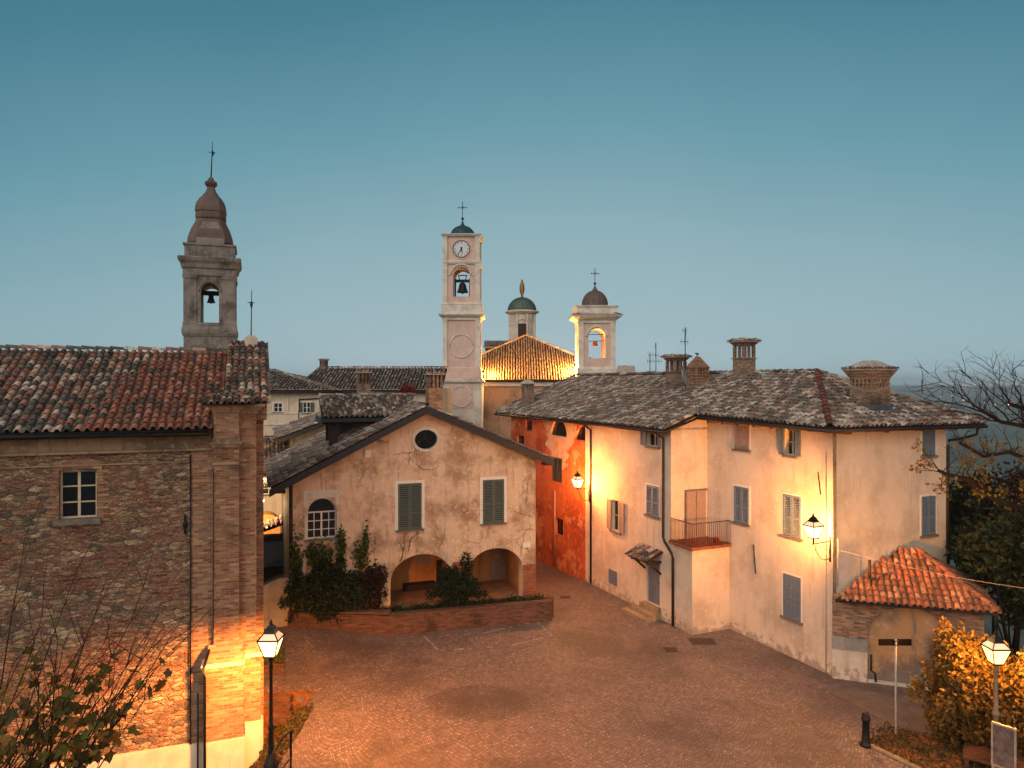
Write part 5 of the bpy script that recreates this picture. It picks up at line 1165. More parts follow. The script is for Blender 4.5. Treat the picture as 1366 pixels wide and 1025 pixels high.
t9 = MB(); plate(t9, [(-3.8, 95, 15.2), (.2, 95, 15.2), (.2, 98, 16.2), (-3.8, 98, 16.2)], .15); roof_tiles(t9, (-3.8, 95, 15.25), (1, 0, 0), (0, 3, 1), [(0, 0), (4, 0), (4, 3), (0, 3)], .3, .4, .12, cap=False, chan=False); t9.build('transept_roof', M['tile_g'], nv)
MB().box(-3.6, 0, 95.4, 98, 10, 15.2).build('transept_wall', M['stone'], nv)

# lantern tower with the gilded figure
K3 = 950 / 96.0; z3 = lambda y: HC + (510 - y) / K3; X3 = (696.6 - CX) / K3; Y3 = 97.5
lt = root('lantern_tower', F0, (X3, Y3, 10), 'small round lantern with green copper dome topped by a gilded statue', 'lantern')
r3_ = 34.5 / 2 / K3
zw3 = z3(445)
MB().ring(X3, Y3, [(r3_, 9), (r3_, z3(417.5))], 16, False).build('drum', M['white_st'], lt)
dd_ = MB()
for k in range(8):
    t_ = math.pi / 8 + k * math.pi / 4; x, y = X3 + (r3_ + .03) * math.cos(t_), Y3 + (r3_ + .03) * math.sin(t_); dd_.ring(x, y, [(.2, z3(452)), (.2, z3(419))], 6, False)
dd_.ring(X3, Y3, [(r3_ + .1, z3(419)), (r3_ + .2, z3(418)), (r3_ + .55, z3(416)), (r3_ + .62, z3(414.5)), (r3_ + .2, z3(413.5))], 32)
for k in range(4):
    Mk = Matrix.Translation((X3, Y3, 0)) @ Matrix.Rotation(k * math.pi / 2, 4, 'Z') @ Matrix.Translation((-X3, -Y3, 0))
    q_ = MB(Mk); q_.tube([(X3 + .82 * math.cos(math.pi * j / 12), Y3 - r3_ - .03, z3(434) + .82 * math.sin(math.pi * j / 12)) for j in range(13)], .08, 4); dd_.add(q_.v, q_.f)
dd_.build('mouldings', M['white_st'], lt)
wd3 = MB().box(X3 - .55, X3 + .55, Y3 - r3_ - .06, Y3 - r3_ + .05, z3(452), z3(432)); wd3.box(X3 - .05, X3 + .05, Y3 - r3_ - .1, Y3 - r3_ - .06, z3(450), z3(432.5)); wd3.build('window', M['wood'], lt)
rd = 38 / 2 / K3; zd = z3(414)
d3 = MB(); d3.ring(X3, Y3, [(rd * 1.03, zd), (rd * 1.03, zd + .1)] + [(rd * math.cos(t_), zd + .1 + rd * .92 * math.sin(t_)) for t_ in [k * math.pi / 20 for k in range(10)]] + [(.12, zd + rd + .12)], 24)
for k in range(20): t_ = 2 * math.pi * k / 20; d3.tube([(X3 + rd * 1.01 * math.cos(p_) * math.cos(t_), Y3 + rd * 1.01 * math.cos(p_) * math.sin(t_), zd + .1 + rd * .93 * math.sin(p_)) for p_ in [j * math.pi / 18 for j in range(9)]], .035, 4)
d3.build('dome', M['dome_green'], lt)
zs_ = zd + rd * .95; sk = MB(); sk.ring(X3, Y3, [(.3, zs_), (.12, zs_ + .2), (.16, zs_ + .35), (.30, zs_ + .8), (.36, zs_ + 1.25), (.32, zs_ + 1.7), (.17, zs_ + 2.15), (.13, zs_ + 2.2), (.15, zs_ + 2.35), (.10, zs_ + 2.5), (.02, zs_ + 2.55)], 14); sk.build('statue', M['gold'], lt)

# right bell tower
K4 = 950 / 79.0; z4 = lambda y: HC + (510 - y) / K4; X4 = (795 - CX) / K4; Y4 = 80.0; g4 = lambda p: p / 2 / K4
rt = root('bell_tower', F0, (X4, Y4, 0), 'pale bell tower with orange lit open arch and brown dome right of the nave', 'bell tower')
ap = arch_poly(X4 - g4(22), X4 + g4(22), z4(478.5), z4(450))
Rz = Matrix.Translation((X4, Y4, 0)) @ Matrix.Rotation(R(90), 4, 'Z') @ Matrix.Translation((-X4, -Y4, 0))
MB().loft(X4, Y4, [(g4(46), z4(490)), (g4(46), z4(430))]).build('belfry', M['pink'], rt, cuts=[MB().prism(ap, Y4 - 4, Y4 + 4), MB(Rz).prism(ap, Y4 - 4, Y4 + 4)])
MB().loft(X4, Y4, [(g4(52), 0), (g4(52), z4(493)), (g4(49), z4(490))]).build('base', M['white_st'], rt)
m4 = MB()
for sx_ in (-1, 1):
    for sy_ in (-1, 1): m4.loft(X4 + sx_ * (g4(49) - g4(7)), Y4 + sy_ * (g4(49) - g4(7)), [(g4(7.5), z4(490)), (g4(7), z4(488)), (g4(7), z4(436)), (g4(7.6), z4(435.5)), (g4(7.6), z4(432))])
m4.loft(X4, Y4, [(g4(50), z4(432)), (g4(50), z4(429)), (g4(55), z4(427)), (g4(61), z4(425)), (g4(64), z4(423.5)), (g4(64), z4(422.5))])
m4.loft(X4, Y4, [(g4(54), z4(422)), (g4(53), z4(411.5)), (g4(56), z4(411)), (g4(57), z4(409.5)), (g4(54), z4(409))])
for s_ in (-1, 1):
    yy_ = Y4 + s_ * (g4(46) + .02); m4.tube([(X4 + g4(27) * math.cos(math.pi * k / 16), yy_, z4(450) + g4(27) * math.sin(math.pi * k / 16)) for k in range(17)], .12, 5)
m4.build('mouldings', M['white_st'], rt)
tk = MB().loft(X4, Y4, [(g4(65), z4(422.6)), (g4(65), z4(421.6)), (g4(54), z4(418.5))])
for i in range(22):
    x = X4 - g4(64) + (i + .5) * g4(128) / 22
    for s_ in (-1, 1): tile(tk, Vector((x, Y4 + s_ * g4(65.5), z4(422.2))), Vector((1, 0, 0)), Vector((0, -s_, .3)).normalized(), Vector((0, s_ * .3, 1)).normalized(), .9, .10, .02); tile(tk, Vector((X4 + s_ * g4(65.5), Y4 - g4(64) + (i + .5) * g4(128) / 22, z4(422.2))), Vector((0, 1, 0)), Vector((-s_, 0, .3)).normalized(), Vector((s_ * .3, 0, 1)).normalized(), .9, .10, .02)
tk.build('cornice_tiles', M['tile_g'], rt)
rd = 34.5 / 2 / K4; zd = z4(409)
d4 = MB(); d4.ring(X4, Y4, [(rd * 1.15, zd - .02), (rd * 1.15, zd + .1), (rd * 1.02, zd + .12)] + [(rd * math.cos(t_), zd + .3 + rd * 1.1 * math.sin(t_)) for t_ in [k * math.pi / 20 for k in range(9)]] + [(.3, zd + .3 + rd * 1.12), (.25, zd + .45 + rd * 1.12), (.1, zd + .7 + rd * 1.12), (.03, zd + rd * 1.12 + 1.0)], 24)
for k in range(14): t_ = 2 * math.pi * k / 14; d4.tube([(X4 + rd * 1.01 * math.cos(p_) * math.cos(t_), Y4 + rd * 1.01 * math.cos(p_) * math.sin(t_), zd + .3 + rd * 1.11 * math.sin(p_)) for p_ in [j * math.pi / 18 for j in range(9)]], .03, 4)
d4.build('dome', M['dome_brown'], rt); cx_ = MB(); cross(cx_, X4, Y4, zd + rd * 1.12 + .9, 1.8); cx_.build('cross', M['iron'], rt)
bz = z4(461); MB().loft(X4 + .0, Y4, [(.3, bz), (.27, bz + .25), (.2, bz + .5)], ch=.5).build('bell', m_plain('red_bronze', '7a3526', .6, .3), rt); MB().box(X4 - 1.0, X4 + 1.0, Y4 - .04, Y4 + .04, bz + .5, bz + .56).box(X4 - 1.0, X4 + 1.0, Y4 - .03, Y4 + .03, z4(446), z4(446) + .07).build('bell_beam', M['iron'], rt)

# ------------------------------------------------------------------ long pale palace behind and the houses between
pa = root('long_palace', F0, (-12, 64, 0), 'long cream building with grey tiled roof behind the arcaded house', 'palace')
def X_(px, Y): return (px - CX) / FOC * Y
def Z_(py, Y): return HC - (py - HY) / FOC * Y
md = MB(); md.box(X_(300, 60), X_(441, 60) + .05, 59.85, 60, Z_(524, 60), Z_(519, 60) - .02).box(X_(441, 60) + .06, X_(590, 62), 61.85, 62, Z_(524, 62), Z_(519, 62) - .02)
for y in (551, 566): md.box(X_(300, 60), X_(441, 60), 59.93, 60, Z_(y + 1.2, 60), Z_(y - .6, 60))
for px in (384, 398, 425): md.box(X_(px, 60) - .06, X_(px, 60) + .06, 59.95, 60, Z_(551, 60) + .06, Z_(528, 60))
md.build('string_course', M['white_st'], pa)
pcut = []
for (x0, x1, y0, y1, sh_, lit) in ((365, 376.5, 538, 550, None, False), (404, 414, 537, 551, 'open', False), (432, 440, 537, 551, None, False)):
    w_ = X_(x1, 60) - X_(x0, 60); pcut.append(window(pa, Matrix.Translation((X_((x0 + x1) / 2, 60), 60, Z_(y1, 60))), w_, Z_(y0, 60) - Z_(y1, 60), shut=sh_, mat='shut_green', frame='white', cols=2, rows=2, depth=.14, surround=.1))
MB().box(X_(300, 60), X_(441, 60), 60, 70, -3, Z_(519, 60)).build('wall', M['cream_far'], pa, cuts=pcut); MB().box(X_(441, 60) + .01, X_(590, 62), 62, 72, -3, Z_(519, 62)).build('wall', M['cream_far'], pa)
rb = MB(); eA, eB = (X_(290, 59.5), 59.5, Z_(522, 59.5)), (X_(446, 59.5), 59.5, Z_(522, 59.5)); pk = (X_(366, 65), 65, Z_(495, 65)); pk2 = (X_(300, 65), 65, Z_(495, 65))
plate(rb, [eA, eB, pk, pk2], .15); bk_ = (X_(446, 59.5), 71, eB[2]); plate(rb, [eB, bk_, pk], .151)
eC, eD = (X_(425, 61.5), 61.5, Z_(522, 61.5)), (X_(589, 61.5), 61.5, Z_(522, 61.5)); r_a, r_b = (X_(427, 67), 67, Z_(491.5, 67)), (X_(589, 61.5) - .01, 67, Z_(491.5, 67)); hp_ = (X_(392, 61.5) , 61.5, Z_(522, 61.5))
plate(rb, [hp_, eD, r_b, r_a], .15); plate(rb, [hp_, r_a, (hp_[0], 72, hp_[2])], .151)
rbo = rb.build('roof', M['under'], pa)
ta_ = MB(); tiles_tri(ta_, eA, eB, [pk, pk2], 61, .3, .42, cap=False, chan=False); tiles_tri(ta_, eB, bk_, [pk], 62, .3, .42, cap=False, chan=False); tiles_tri(ta_, hp_, eD, [r_b, r_a], 63, .3, .42, cap=False, chan=False)
ridge_tiles(ta_, up(pk), up(eB), .14, .5); ridge_tiles(ta_, up(r_a), up(hp_), .14, .5); ridge_tiles(ta_, up(r_a), up(r_b), .14, .5); ridge_tiles(ta_, up(pk2), up(pk), .14, .5)
ta_.build('roof_tiles', M['tile_g'], rbo)
gp = MB(); gp.tube([(eA[0], 59.45, eA[2] - .1), (eB[0], 59.45, eB[2] - .1)], .07, 6).tube([(X_(441, 60), 59.9, Z_(522, 60) - .1), (X_(441, 60), 59.9, Z_(531, 60)), (X_(399, 59.9), 59.9, Z_(533, 60)), (X_(398, 59.9), 59.9, Z_(570, 60))], .06, 6); gp.tube([(eC[0], 61.45, eC[2] - .1), (eD[0], 61.45, eD[2] - .1)], .07, 6)
gp.build('downpipe', M['pipe'], pa)
def small_chimney(par, F, x, y, z0, z1, h, mat='brick_tan', label=None):
    zz_ = max(z0 + .3, z1 - h * 2.2); c = MB().loft(x, y, [(h, z0), (h, zz_)]); zt = z1 - h * .35
    for r_ in range(2):
        for i in range(4):
            for s_ in (-1, 1):
                o = -h * .85 + i * h * .567; ht = (zt - zz_) / 2; c.loft(x + o, y + s_ * h * .85, [(h * .17, zz_ + r_ * ht), (h * .12, zz_ + r_ * ht + ht * .8), (h * .17, zz_ + r_ * ht + ht)]); c.loft(x + s_ * h * .85, y + o, [(h * .17, zz_ + r_ * ht), (h * .12, zz_ + r_ * ht + ht * .8), (h * .17, zz_ + r_ * ht + ht)])
        c.loft(x, y, [(h * 1.06, zz_ + (r_ + 1) * (zt - zz_) / 2 - .03), (h * 1.06, zz_ + (r_ + 1) * (zt - zz_) / 2)])
    c.loft(x, y, [(h * .55, zz_), (h * .55, zt)])
    o = c.build('chimney', M[mat], par, label=label); k = MB().loft(x, y, [(h * 1.3, zt), (h * 1.35, zt + h * .15), (h * .6, z1)]); 
    for i in range(5):
        for s_ in (-1, 1): tile(k, Vector((x - h * 1.2 + i * h * .6, y + s_ * h * 1.45, zt + h * .12)), Vector((1, 0, 0)), Vector((0, -s_, .35)).normalized(), Vector((0, s_ * .35, 1)).normalized(), h * .9, h * .2, .02)
    k.build('cap', M['tile_g'], o)
small_chimney(pa, F0, X_(432, 67), 67, Z_(495, 67) - .8, Z_(479.5, 67), .32)
# houses between the palace and the arcaded house
hb = root('back_house', LF, (4, 43, 0), 'grey walled house with tiled gable roof directly behind the roof terrace', 'house')
def L_(px, py, Y): return LF.at(px, py, Y)
p0 = L_(369, 582, 44); p1_ = L_(455, 553, 44); zb0, zb1 = p0[2], p1_[2]; bb_ = 44.6
xl, xr = p0[0], L_(640, 600, 50)[0]; xm = (xl + xr) / 2; zt_ = zb0 + (xm - xl) * (zb1 - zb0) / (p1_[0] - xl); zt_ = min(zt_, 9.7)
MB().prism([(xl + .7, -1), (xr - .7, -1), (xr - .7, zb0 + .1), (xm, zt_ - .25), (xl + .7, zb0 + .1)], bb_, 52).build('wall', M['stone'], hb)
rb = MB(); plate(rb, [(xl, bb_ - .6, zb0), (xm, bb_ - .6, zt_), (xm, 52.5, zt_), (xl, 52.5, zb0)], .28); plate(rb, [(xr, bb_ - .6, zb0), (xm, bb_ - .6, zt_), (xm, 52.5, zt_), (xr, 52.5, zb0)], .281); rb = rb.build('roof', M['fascia'], hb)
tt = MB(); tiles_tri(tt, (xl, bb_ - .6, zb0 + .03), (xl, 52.5, zb0 + .03), [(xm, 52.5, zt_ + .03), (xm, bb_ - .6, zt_ + .03)], 71, .27, .38, cap=False); ridge_tiles(tt, (xm, bb_ - .6, zt_ + .06), (xm, 52.5, zt_ + .06), .12); tt.build('roof_tiles', M['tile_g'], rb)
c_ = L_(485, 527, 46); small_chimney(hb, LF, c_[0], c_[1], 8.2, Z_(495, 46), .38, label='brick chimney with louvred top left of the red plant')
c_ = L_(579, 545, 45); small_chimney(hb, LF, c_[0], c_[1], 7.5, Z_(497, 45), .44, label='wider brick chimney with louvred top beside the clock tower')
lo = root('low_house', LF, (-2, 42, 0), 'cream house with tiled roof lit by the bright lamp in the gap', 'house')
p0 = L_(330, 634, 41); zE_ = Z_(634, 41); zR_2 = Z_(586, 44.5)
xa_, xb_ = L_(320, 600, 41)[0], L_(403, 600, 41)[0]
bE = p0[1]
Mw = Matrix.Translation((L_(350.5, 660, 41.4)[0], bE + .4, Z_(661, 41.4)))
cw = window(lo, Mw, .72, 1.0, shut=None, frame='white', cols=2, rows=3, depth=.15)
MB().box(xa_ - 4, xb_ - .2, bE + .4, bE + 8, -2, zE_ + .1).build('wall', M['cream_far'], lo, cuts=[cw])
rb = MB(); plate(rb, [(xa_ - 4, bE, zE_), (xb_, bE, zE_), (xb_, bE + 3.8, zR_2), (xa_ - 4, bE + 3.8, zR_2)], .12); plate(rb, [(xa_ - 4, bE + 3.8, zR_2 - .01), (xb_, bE + 3.8, zR_2 - .01), (xb_, bE + 8, zE_), (xa_ - 4, bE + 8, zE_)], .12); rb = rb.build('roof', M['under'], lo)
tt = MB(); tiles_tri(tt, (xa_ - 4, bE, zE_ + .02), (xb_, bE, zE_ + .02), [(xb_, bE + 3.8, zR_2 + .02), (xa_ - 4, bE + 3.8, zR_2 + .02)], 72, .23, .32); ridge_tiles(tt, (xa_ - 4, bE + 3.8, zR_2 + .05), (xb_, bE + 3.8, zR_2 + .05), .11); tt.build('roof_tiles', M['tile_l'], rb)
# lean-to shed with a tile edge, and rounded lamplit orange oven wall under the lamp
sh_ = root('lean_to_shed', LF, (-.5, 36, 0), 'dark lean-to shed with ragged tile edge in the gap behind the grey gate', 'shed')
s0 = L_(325, 716, 35.5); s1 = L_(383, 699, 35.5)
MB().box(s0[0], s1[0], s0[1] + .3, s0[1] + .95, -1, s0[2] - .15).build('wall', M['wood'], sh_)
dk = MB(); plate(dk, [(s0[0], s0[1], s0[2] - .05), (s1[0], s0[1], s1[2] - .05), (s1[0], s0[1] + 1.0, s1[2] + .12), (s0[0], s0[1] + 1.0, s0[2] + .12)], .1); dk.box(s0[0], s1[0], s0[1] + .1, s0[1] + .3, s0[2] - 1.5, s0[2] - .3); dk = dk.build('roof', M['under'], sh_)
tt = MB(); tiles_tri(tt, (s0[0], s0[1] - .02, s0[2] - .02), (s1[0], s0[1] - .02, s1[2] - .02), [(s1[0], s0[1] + 1.0, s1[2] + .14), (s0[0], s0[1] + 1.0, s0[2] + .14)], 73, .23, .32); tt.build('roof_tiles', M['tile_l'], dk)
MB().box(s0[0], s1[0] - .1, s0[1] - .1, s0[1] - .05, 1.2, s0[2] - .35).build('tarpaulin', m_plain('blue_tarpaulin', '2c4656', .5, .4), sh_)
ov = root('curved_wall', LF, (-.2, 39, 0), 'round-topped ochre lit masonry wall below the bright lamp', 'wall')
o0 = L_(350, 700, 38.6)
oa = L_(335, 700, 38.6)[0]; ob2 = L_(374, 700, 38.6)[0]; MB().prism(arch_poly(oa, ob2, 0, Z_(702, 38.6), (Z_(687, 38.6) - Z_(702, 38.6))), o0[1], o0[1] + 1.2).build('wall_body', M['arch_in'], ov)
# grey gate
gate = root('yard_gate', LF, (0, 30.9, 0), 'tall pale grey panelled yard gate with spiked curved top between church and house', 'gate')
g0_ = LF.on_b(336, 800, 30.9)[0]; g1_ = 1.38; n_ = 14; gz_ = lambda f: LF.on_b(338 + 48 * f, 794 - 23 * math.sin(min(1, f * 1.05) * math.pi / 2), 30.9)[1]
gm = MB(); T_ = [(g0_ + (g1_ - g0_) * i / n_, gz_(i / n_)) for i in range(n_ + 1)]
gm.prism([(g0_, -.5), (g1_, -.5)] + T_[::-1], 30.9, 30.96); gm.build('gate_panel', M['concrete'], gate)
gr = MB()
for f in (.0, .33, .66, 1.0): x = g0_ + (g1_ - g0_) * f; gr.box(x - .03, x + .03, 30.87, 30.9, .0, gz_(f) - .02)
for zz_ in (1.0, 1.8): gr.box(g0_, g1_, 30.875, 30.9, zz_ - .02, zz_ + .02)
for i in range(22): f = (i + .5) / 22; x = g0_ + (g1_ - g0_) * f; gr.tube([(x, 30.93, gz_(f) - .02), (x, 30.93, gz_(f) + .16)], [.012, .003], 4)
gr.build('gate_frame', M['concrete'], gate)
# ------------------------------------------------------------------ lamps
def point(name, loc, W, col=(1, .47, .13), rad=.12, par=None, smooth=2.0, spot=None):
    l = bpy.data.lights.new(name, 'SPOT' if spot else 'POINT')
    if spot: l.spot_size = R(spot); l.spot_blend = .5
    l.energy = W; l.color = col; l.shadow_soft_size = rad
    l.use_nodes = True; t_ = l.node_tree; em = t_.nodes['Emission']; fo = t_.nodes.new('ShaderNodeLightFalloff')
    fo.inputs['Strength'].default_value = 1.0; fo.inputs['Smooth'].default_value = smooth; t_.links.new(fo.outputs['Quadratic'], em.inputs['Strength'])
    o = bpy.data.objects.new(name, l); COL.objects.link(o); o.location = loc
    return o
def lantern(par, x, y, z, s, glow='lamp_glow', sides=4):
    """four sided lantern, z = foot of the glass, s = overall height"""
    hb_, ht_ = .13 * s / .9, .25 * s / .9; gh = .46 * s
    m_ = MB()
    for sx_ in (-1, 1):
        for sy_ in (-1, 1): m_.bar((x + sx_ * hb_, y + sy_ * hb_, z), (x + sx_ * ht_, y + sy_ * ht_, z + gh), .022, .022)
    m_.loft(x, y, [(hb_ + .01, z - .03), (hb_ + .01, z)]); 
    for a, b in (((-1, -1), (1, -1)), ((1, -1), (1, 1)), ((1, 1), (-1, 1)), ((-1, 1), (-1, -1))): m_.bar((x + a[0] * ht_, y + a[1] * ht_, z + gh), (x + b[0] * ht_, y + b[1] * ht_, z + gh), .03, .03)
    m_.build('lantern_frame', M['iron'], par)
    m_ = MB(); m_.loft(x, y, [(ht_ * .55, z + gh + .15 * s), (ht_ * .6, z + gh + .16 * s), (ht_ * .38, z + gh + .25 * s), (ht_ * .45, z + gh + .26 * s), (ht_ * .15, z + gh + .36 * s)]); m_.ring(x, y, [(.03, z + gh + .34 * s), (.045, z + gh + .40 * s), (.01, z + gh + .50 * s)], 8)
    for sx_ in (-1, 1):
        for sy_ in (-1, 1): m_.bar((x + sx_ * ht_, y + sy_ * ht_, z + gh), (x + sx_ * ht_ * .55, y + sy_ * ht_ * .55, z + gh + .16 * s), .024, .024)
    m_.build('lantern_roof', M['iron'], par)
    m_ = MB(); m_.loft(x, y, [(hb_ * .93, z + .005), (ht_ * .95, z + gh - .01)]); m_.build('lantern_glass', M[glow], par); MB().loft(x, y, [(ht_ * .97, z + gh + .004), (ht_ * .56, z + gh + .148 * s)]).build('lantern_roof_glass', M['roof_glass'], par)
def light_below(x, y, z, s, W, **k): return point('lamp_light', (x, y, z), W, **k)
def post(name, x, y, zg, zlan, s, mat, label, glow, fat=True):
    p = root(name, F0, (x, y, zg), label, 'street lamp')
    m_ = MB()
    if fat: m_.ring(x, y, [(.22, zg), (.22, zg + .06), (.17, zg + .1), (.16, zg + .95), (.19, zg + 1.0), (.20, zg + 1.05), (.15, zg + 1.12), (.09, zg + 1.3), (.075, zg + 1.34), (.085, zg + 1.4), (.07, zg + 1.46), (.06, zg + 1.9), (.075, zg + 1.93), (.07, zg + 2.0), (.05, zg + 2.05), (.04, zlan - .35), (.06, zlan - .32), (.035, zlan - .22), (.07, zlan - .1), (.06, zlan - .05), (.09, zlan - .01)], 14)
    else: m_.ring(x, y, [(.12, zg), (.12, zg + .5), (.075, zg + .56), (.07, zg + 1.7), (.10, zg + 1.74), (.10, zg + 1.78), (.06, zg + 1.85), (.045, zlan - .3), (.06, zlan - .26), (.04, zlan - .15), (.08, zlan - .02)], 14)
    m_.build('post', mat, p); lantern(p, x, y, zlan, s, glow); return p
xL, YL = (361.5 - CX) / FOC * 18.2, 18.2
post('street_lamp', xL, YL, -.3, HC - (874 - HY) / FOC * 18.2, .95, M['iron'], 'lit black lantern post with stout fluted base beside the stone church', 'lamp_glow')
light_below(xL, YL - .02, HC - (858 - HY) / FOC * 18 - .75, 1, 1)   # replaced below
bpy.data.objects.remove(bpy.data.objects['lamp_light'])
xR, YR = (1328.5 - CX) / FOC * 19.0, 19.0
post('street_lamp', xR, YR, -.1, HC - (884 - HY) / FOC * 19, .9, m_plain('weathered_post', '8a7458', .6, .3), 'pale lantern post rising through the orange lit hedge at the right', 'lamp_dim', False)
def wall_lamp(F, a, b, z, la, lb, lz, s, label, glow='lamp_glow'):
    p = root('wall_lamp', F, (a, b, z), label, 'wall lamp'); m_ = MB(); A, L = Vector((a, b, z)), Vector((la, lb, lz)); d = (L - A); d.z = 0
    m_.tube([A + Vector((0, 0, .15)), A - Vector((0, 0, .75))], .025, 6); m_.tube([A, A + d * 1.08], .02, 6)
    m_.tube([A - Vector((0, 0, .6)) + d * f + Vector((0, 0, .55 * (f ** 1.0) + .0 - .25 * math.sin(math.pi * f))) for f in [i / 12 for i in range(12)]], .015, 5)
    for (cc, r0, h_) in ((.28, .16, -.2), (.85, .09, -.12)):
        c = A + d * cc + Vector((0, 0, h_)); u = d.normalized(); m_.tube([c + (u * math.cos(t_) + Vector((0, 0, 1)) * math.sin(t_)) * r0 * (1 - t_ / 12) for t_ in [k * .5 for k in range(18)]], .010, 4)
    m_.tube([A + d, L], .03, 6); m_.build('bracket', M['iron'], p); lantern(p, L.x, L.y, L.z, s, glow); return p
bW, zW = RF.on_a(1108, 722, PC); aL1 = PC - .95
rL = (1085 - CX) / FOC; YL1 = aL1 / (rL * RF.c + RF.s); bL1 = YL1 * (RF.c - rL * RF.s); zL1 = HC - (717 - HY) / FOC * YL1
wall_lamp(RF, PC - .03, bW, zW, aL1, bL1, zL1, .9, 'lit wall lantern on scrolled bracket near the corner of the cream house')
aL2 = PA - .85; bW2, zW2 = RF.on_a(787, 651, PA); rL = (770.5 - CX) / FOC; YL2 = aL2 / (rL * RF.c + RF.s); bL2 = YL2 * (RF.c - rL * RF.s); zL2 = HC - (650 - HY) / FOC * YL2
wall_lamp(RF, PA - .06, bW2 - .0, zW2, aL2, bL2, zL2, .9, 'lit wall lantern over the alley where red plaster meets cream')
# bright lamp in the gap left of the arcaded house
g_ = LF.at(348, 668, 36.5); gl_ = root('wall_lamp', LF, (g_[0], g_[1], g_[2]), 'bright glaring lamp in the gap between church and arcaded house', 'wall lamp')
MB().tube([(g_[0], g_[1], g_[2] + .12), (g_[0] - .1, g_[1] + .3, g_[2] + .35), (g_[0] - 1.3, g_[1] + .6, g_[2] + .35)], .03, 6).build('bracket', M['iron'], gl_)
MB().ring(g_[0], g_[1], [(.03, g_[2] + .14), (.12, g_[2] + .10), (.12, g_[2] + .07)], 12).build('lamp_shade', M['iron'], gl_)
MB().ring(g_[0], g_[1], [(.02, g_[2] - .16), (.12, g_[2] - .10), (.15, g_[2]), (.12, g_[2] + .065)], 12).build('bulb', m_emit('bright_bulb', (1, .75, .45), 60), gl_)
# assumed floodlights on the church: none visible, inferred from the orange lit roof and arch
fl1 = root('assumed_floodlight', F0, (6.0, 79.2, z4(474)), 'small assumed flood lamp fixed low on the left face of the domed bell tower', 'assumed_floodlight'); xx_ = X4 - g4(52) - .25
fl1.location = (xx_, 78.6, z4(487))
OFF[fl1.name] = Vector((xx_, 78.6, z4(487))); zf = z4(487)
MB().box(xx_ - .15, xx_ + .12, 78.5, 78.7, zf - .12, zf + .12).box(xx_ + .12, xx_ + .3, 78.55, 78.65, zf - .05, zf + .05).build('assumed_lamp_housing', M['iron'], fl1)
fl3 = root('assumed_floodlight', F0, (X4 - .6, Y4 - .7, z4(478)), 'tiny assumed flood lamp on the sill inside the arch of the domed bell tower', 'assumed_floodlight')  # unseen lamp, assumed to give the orange glow inside the arch
MB().box(X4 - .72, X4 - .5, Y4 - .8, Y4 - .6, z4(478.5), z4(478.5) + .12).build('assumed_lamp_housing', M['iron'], fl3)
fx = X1 + hk(54) + .15; fz = z1f(496)
fl2 = root('assumed_floodlight', F0, (fx, 75.6, fz), 'small assumed flood lamp fixed low on the right face of the clock tower', 'assumed_floodlight')  # assumed lamp, not visible, for the golden light on the nave roof
MB().box(fx - .15, fx + .12, 75.5, 75.75, fz - .12, fz + .12).build('assumed_lamp_housing', M['iron'], fl2)
# the lamps' own light
W_ = RF.world
pw1 = W_((aL1 - .05, bL1, zL1 + .13)); pw2 = W_((aL2 - .05, bL2, zL2 + .13))
zg1 = HC - (874 - HY) / FOC * 18.2
LIT = [(pw1, 2300, (1, .37, .085), 1.5, None), (pw2, 2500, (1, .36, .085), 1.7, None), (Vector((xL, YL, zg1 + .2)), 11000, (1, .33, .06), 5.0, 180), (Vector((xR, YR, HC - (884 - HY) / FOC * 19 + .2)), 1500, (1, .40, .08), 1.0, None),
       (LF.world((g_[0], g_[1] - .05, g_[2] - .2)), 900, (1, .6, .28), 1, None), (Vector((xx_ - .5, 80.9, 12.3)), 4200, (1, .5, .15), 1, None), (Vector((fx + .7, 80.4, 11.8)), 4200, (1, .5, .15), 1, None), (Vector((X4 - .55, Y4 - .6, z4(476))), 260, (1, .45, .12), .3, None)]  # includes the assumed floodlights; the roof lights stand clear of their housings
for (p, e, c, sm_, sp_) in LIT: point('lamp_light', p, e, c, .16, smooth=sm_, spot=sp_)
for o in S.objects:                               # lamp glass must not block its own light
    if o.name.startswith(('lantern_glass', 'lantern_roof_glass', 'bulb')): o.visible_shadow = False
inn = RF.world((PA - 1.5, 33, 3))

# ------------------------------------------------------------------ small things on the square
bx_, by_ = grd(1155, 995)
bo = MB(); bo.ring(bx_, by_, [(.17, -.02), (.17, .06), (.13, .10), (.115, .14), (.115, .22), (.10, .25), (.10, .72), (.125, .75), (.125, .80), (.10, .83), (.10, .90), (.08, .95), (.02, .97)], 18); tag(bo.build('bollard', M['iron'], None, F0, (bx_, by_, 0)), 'black cast iron bollard standing at the kerb corner', 'bollard')
sx0, sy0 = grd(1195, 984); sg_ = root('sign_post', F0, (sx0, sy0, 0), 'thin pale pole carrying a dark horizontal sign board', 'sign')
zt_ = HC - (853 - HY) / FOC * sy0; MB().ring(sx0, sy0, [(.035, 0), (.03, .1), (.03, zt_)], 10).build('pole', m_plain('galvanised_steel', '9a958c', .5, .4, .3), sg_)
hw2 = 22 / FOC * sy0; MB().box(sx0 - hw2, sx0 + hw2, sy0 + .032, sy0 + .055, zt_ - .20, zt_ - .01).build('sign_board', m_plain('sign_back', '14100e', .95, .05), sg_); MB().box(sx0 - .06, sx0 + .06, sy0 - .04, sy0 + .032, zt_ - .06, zt_ - .03).box(sx0 - .06, sx0 + .06, sy0 - .04, sy0 + .032, zt_ - .18, zt_ - .15).build('clamp', M['iron'], sg_)
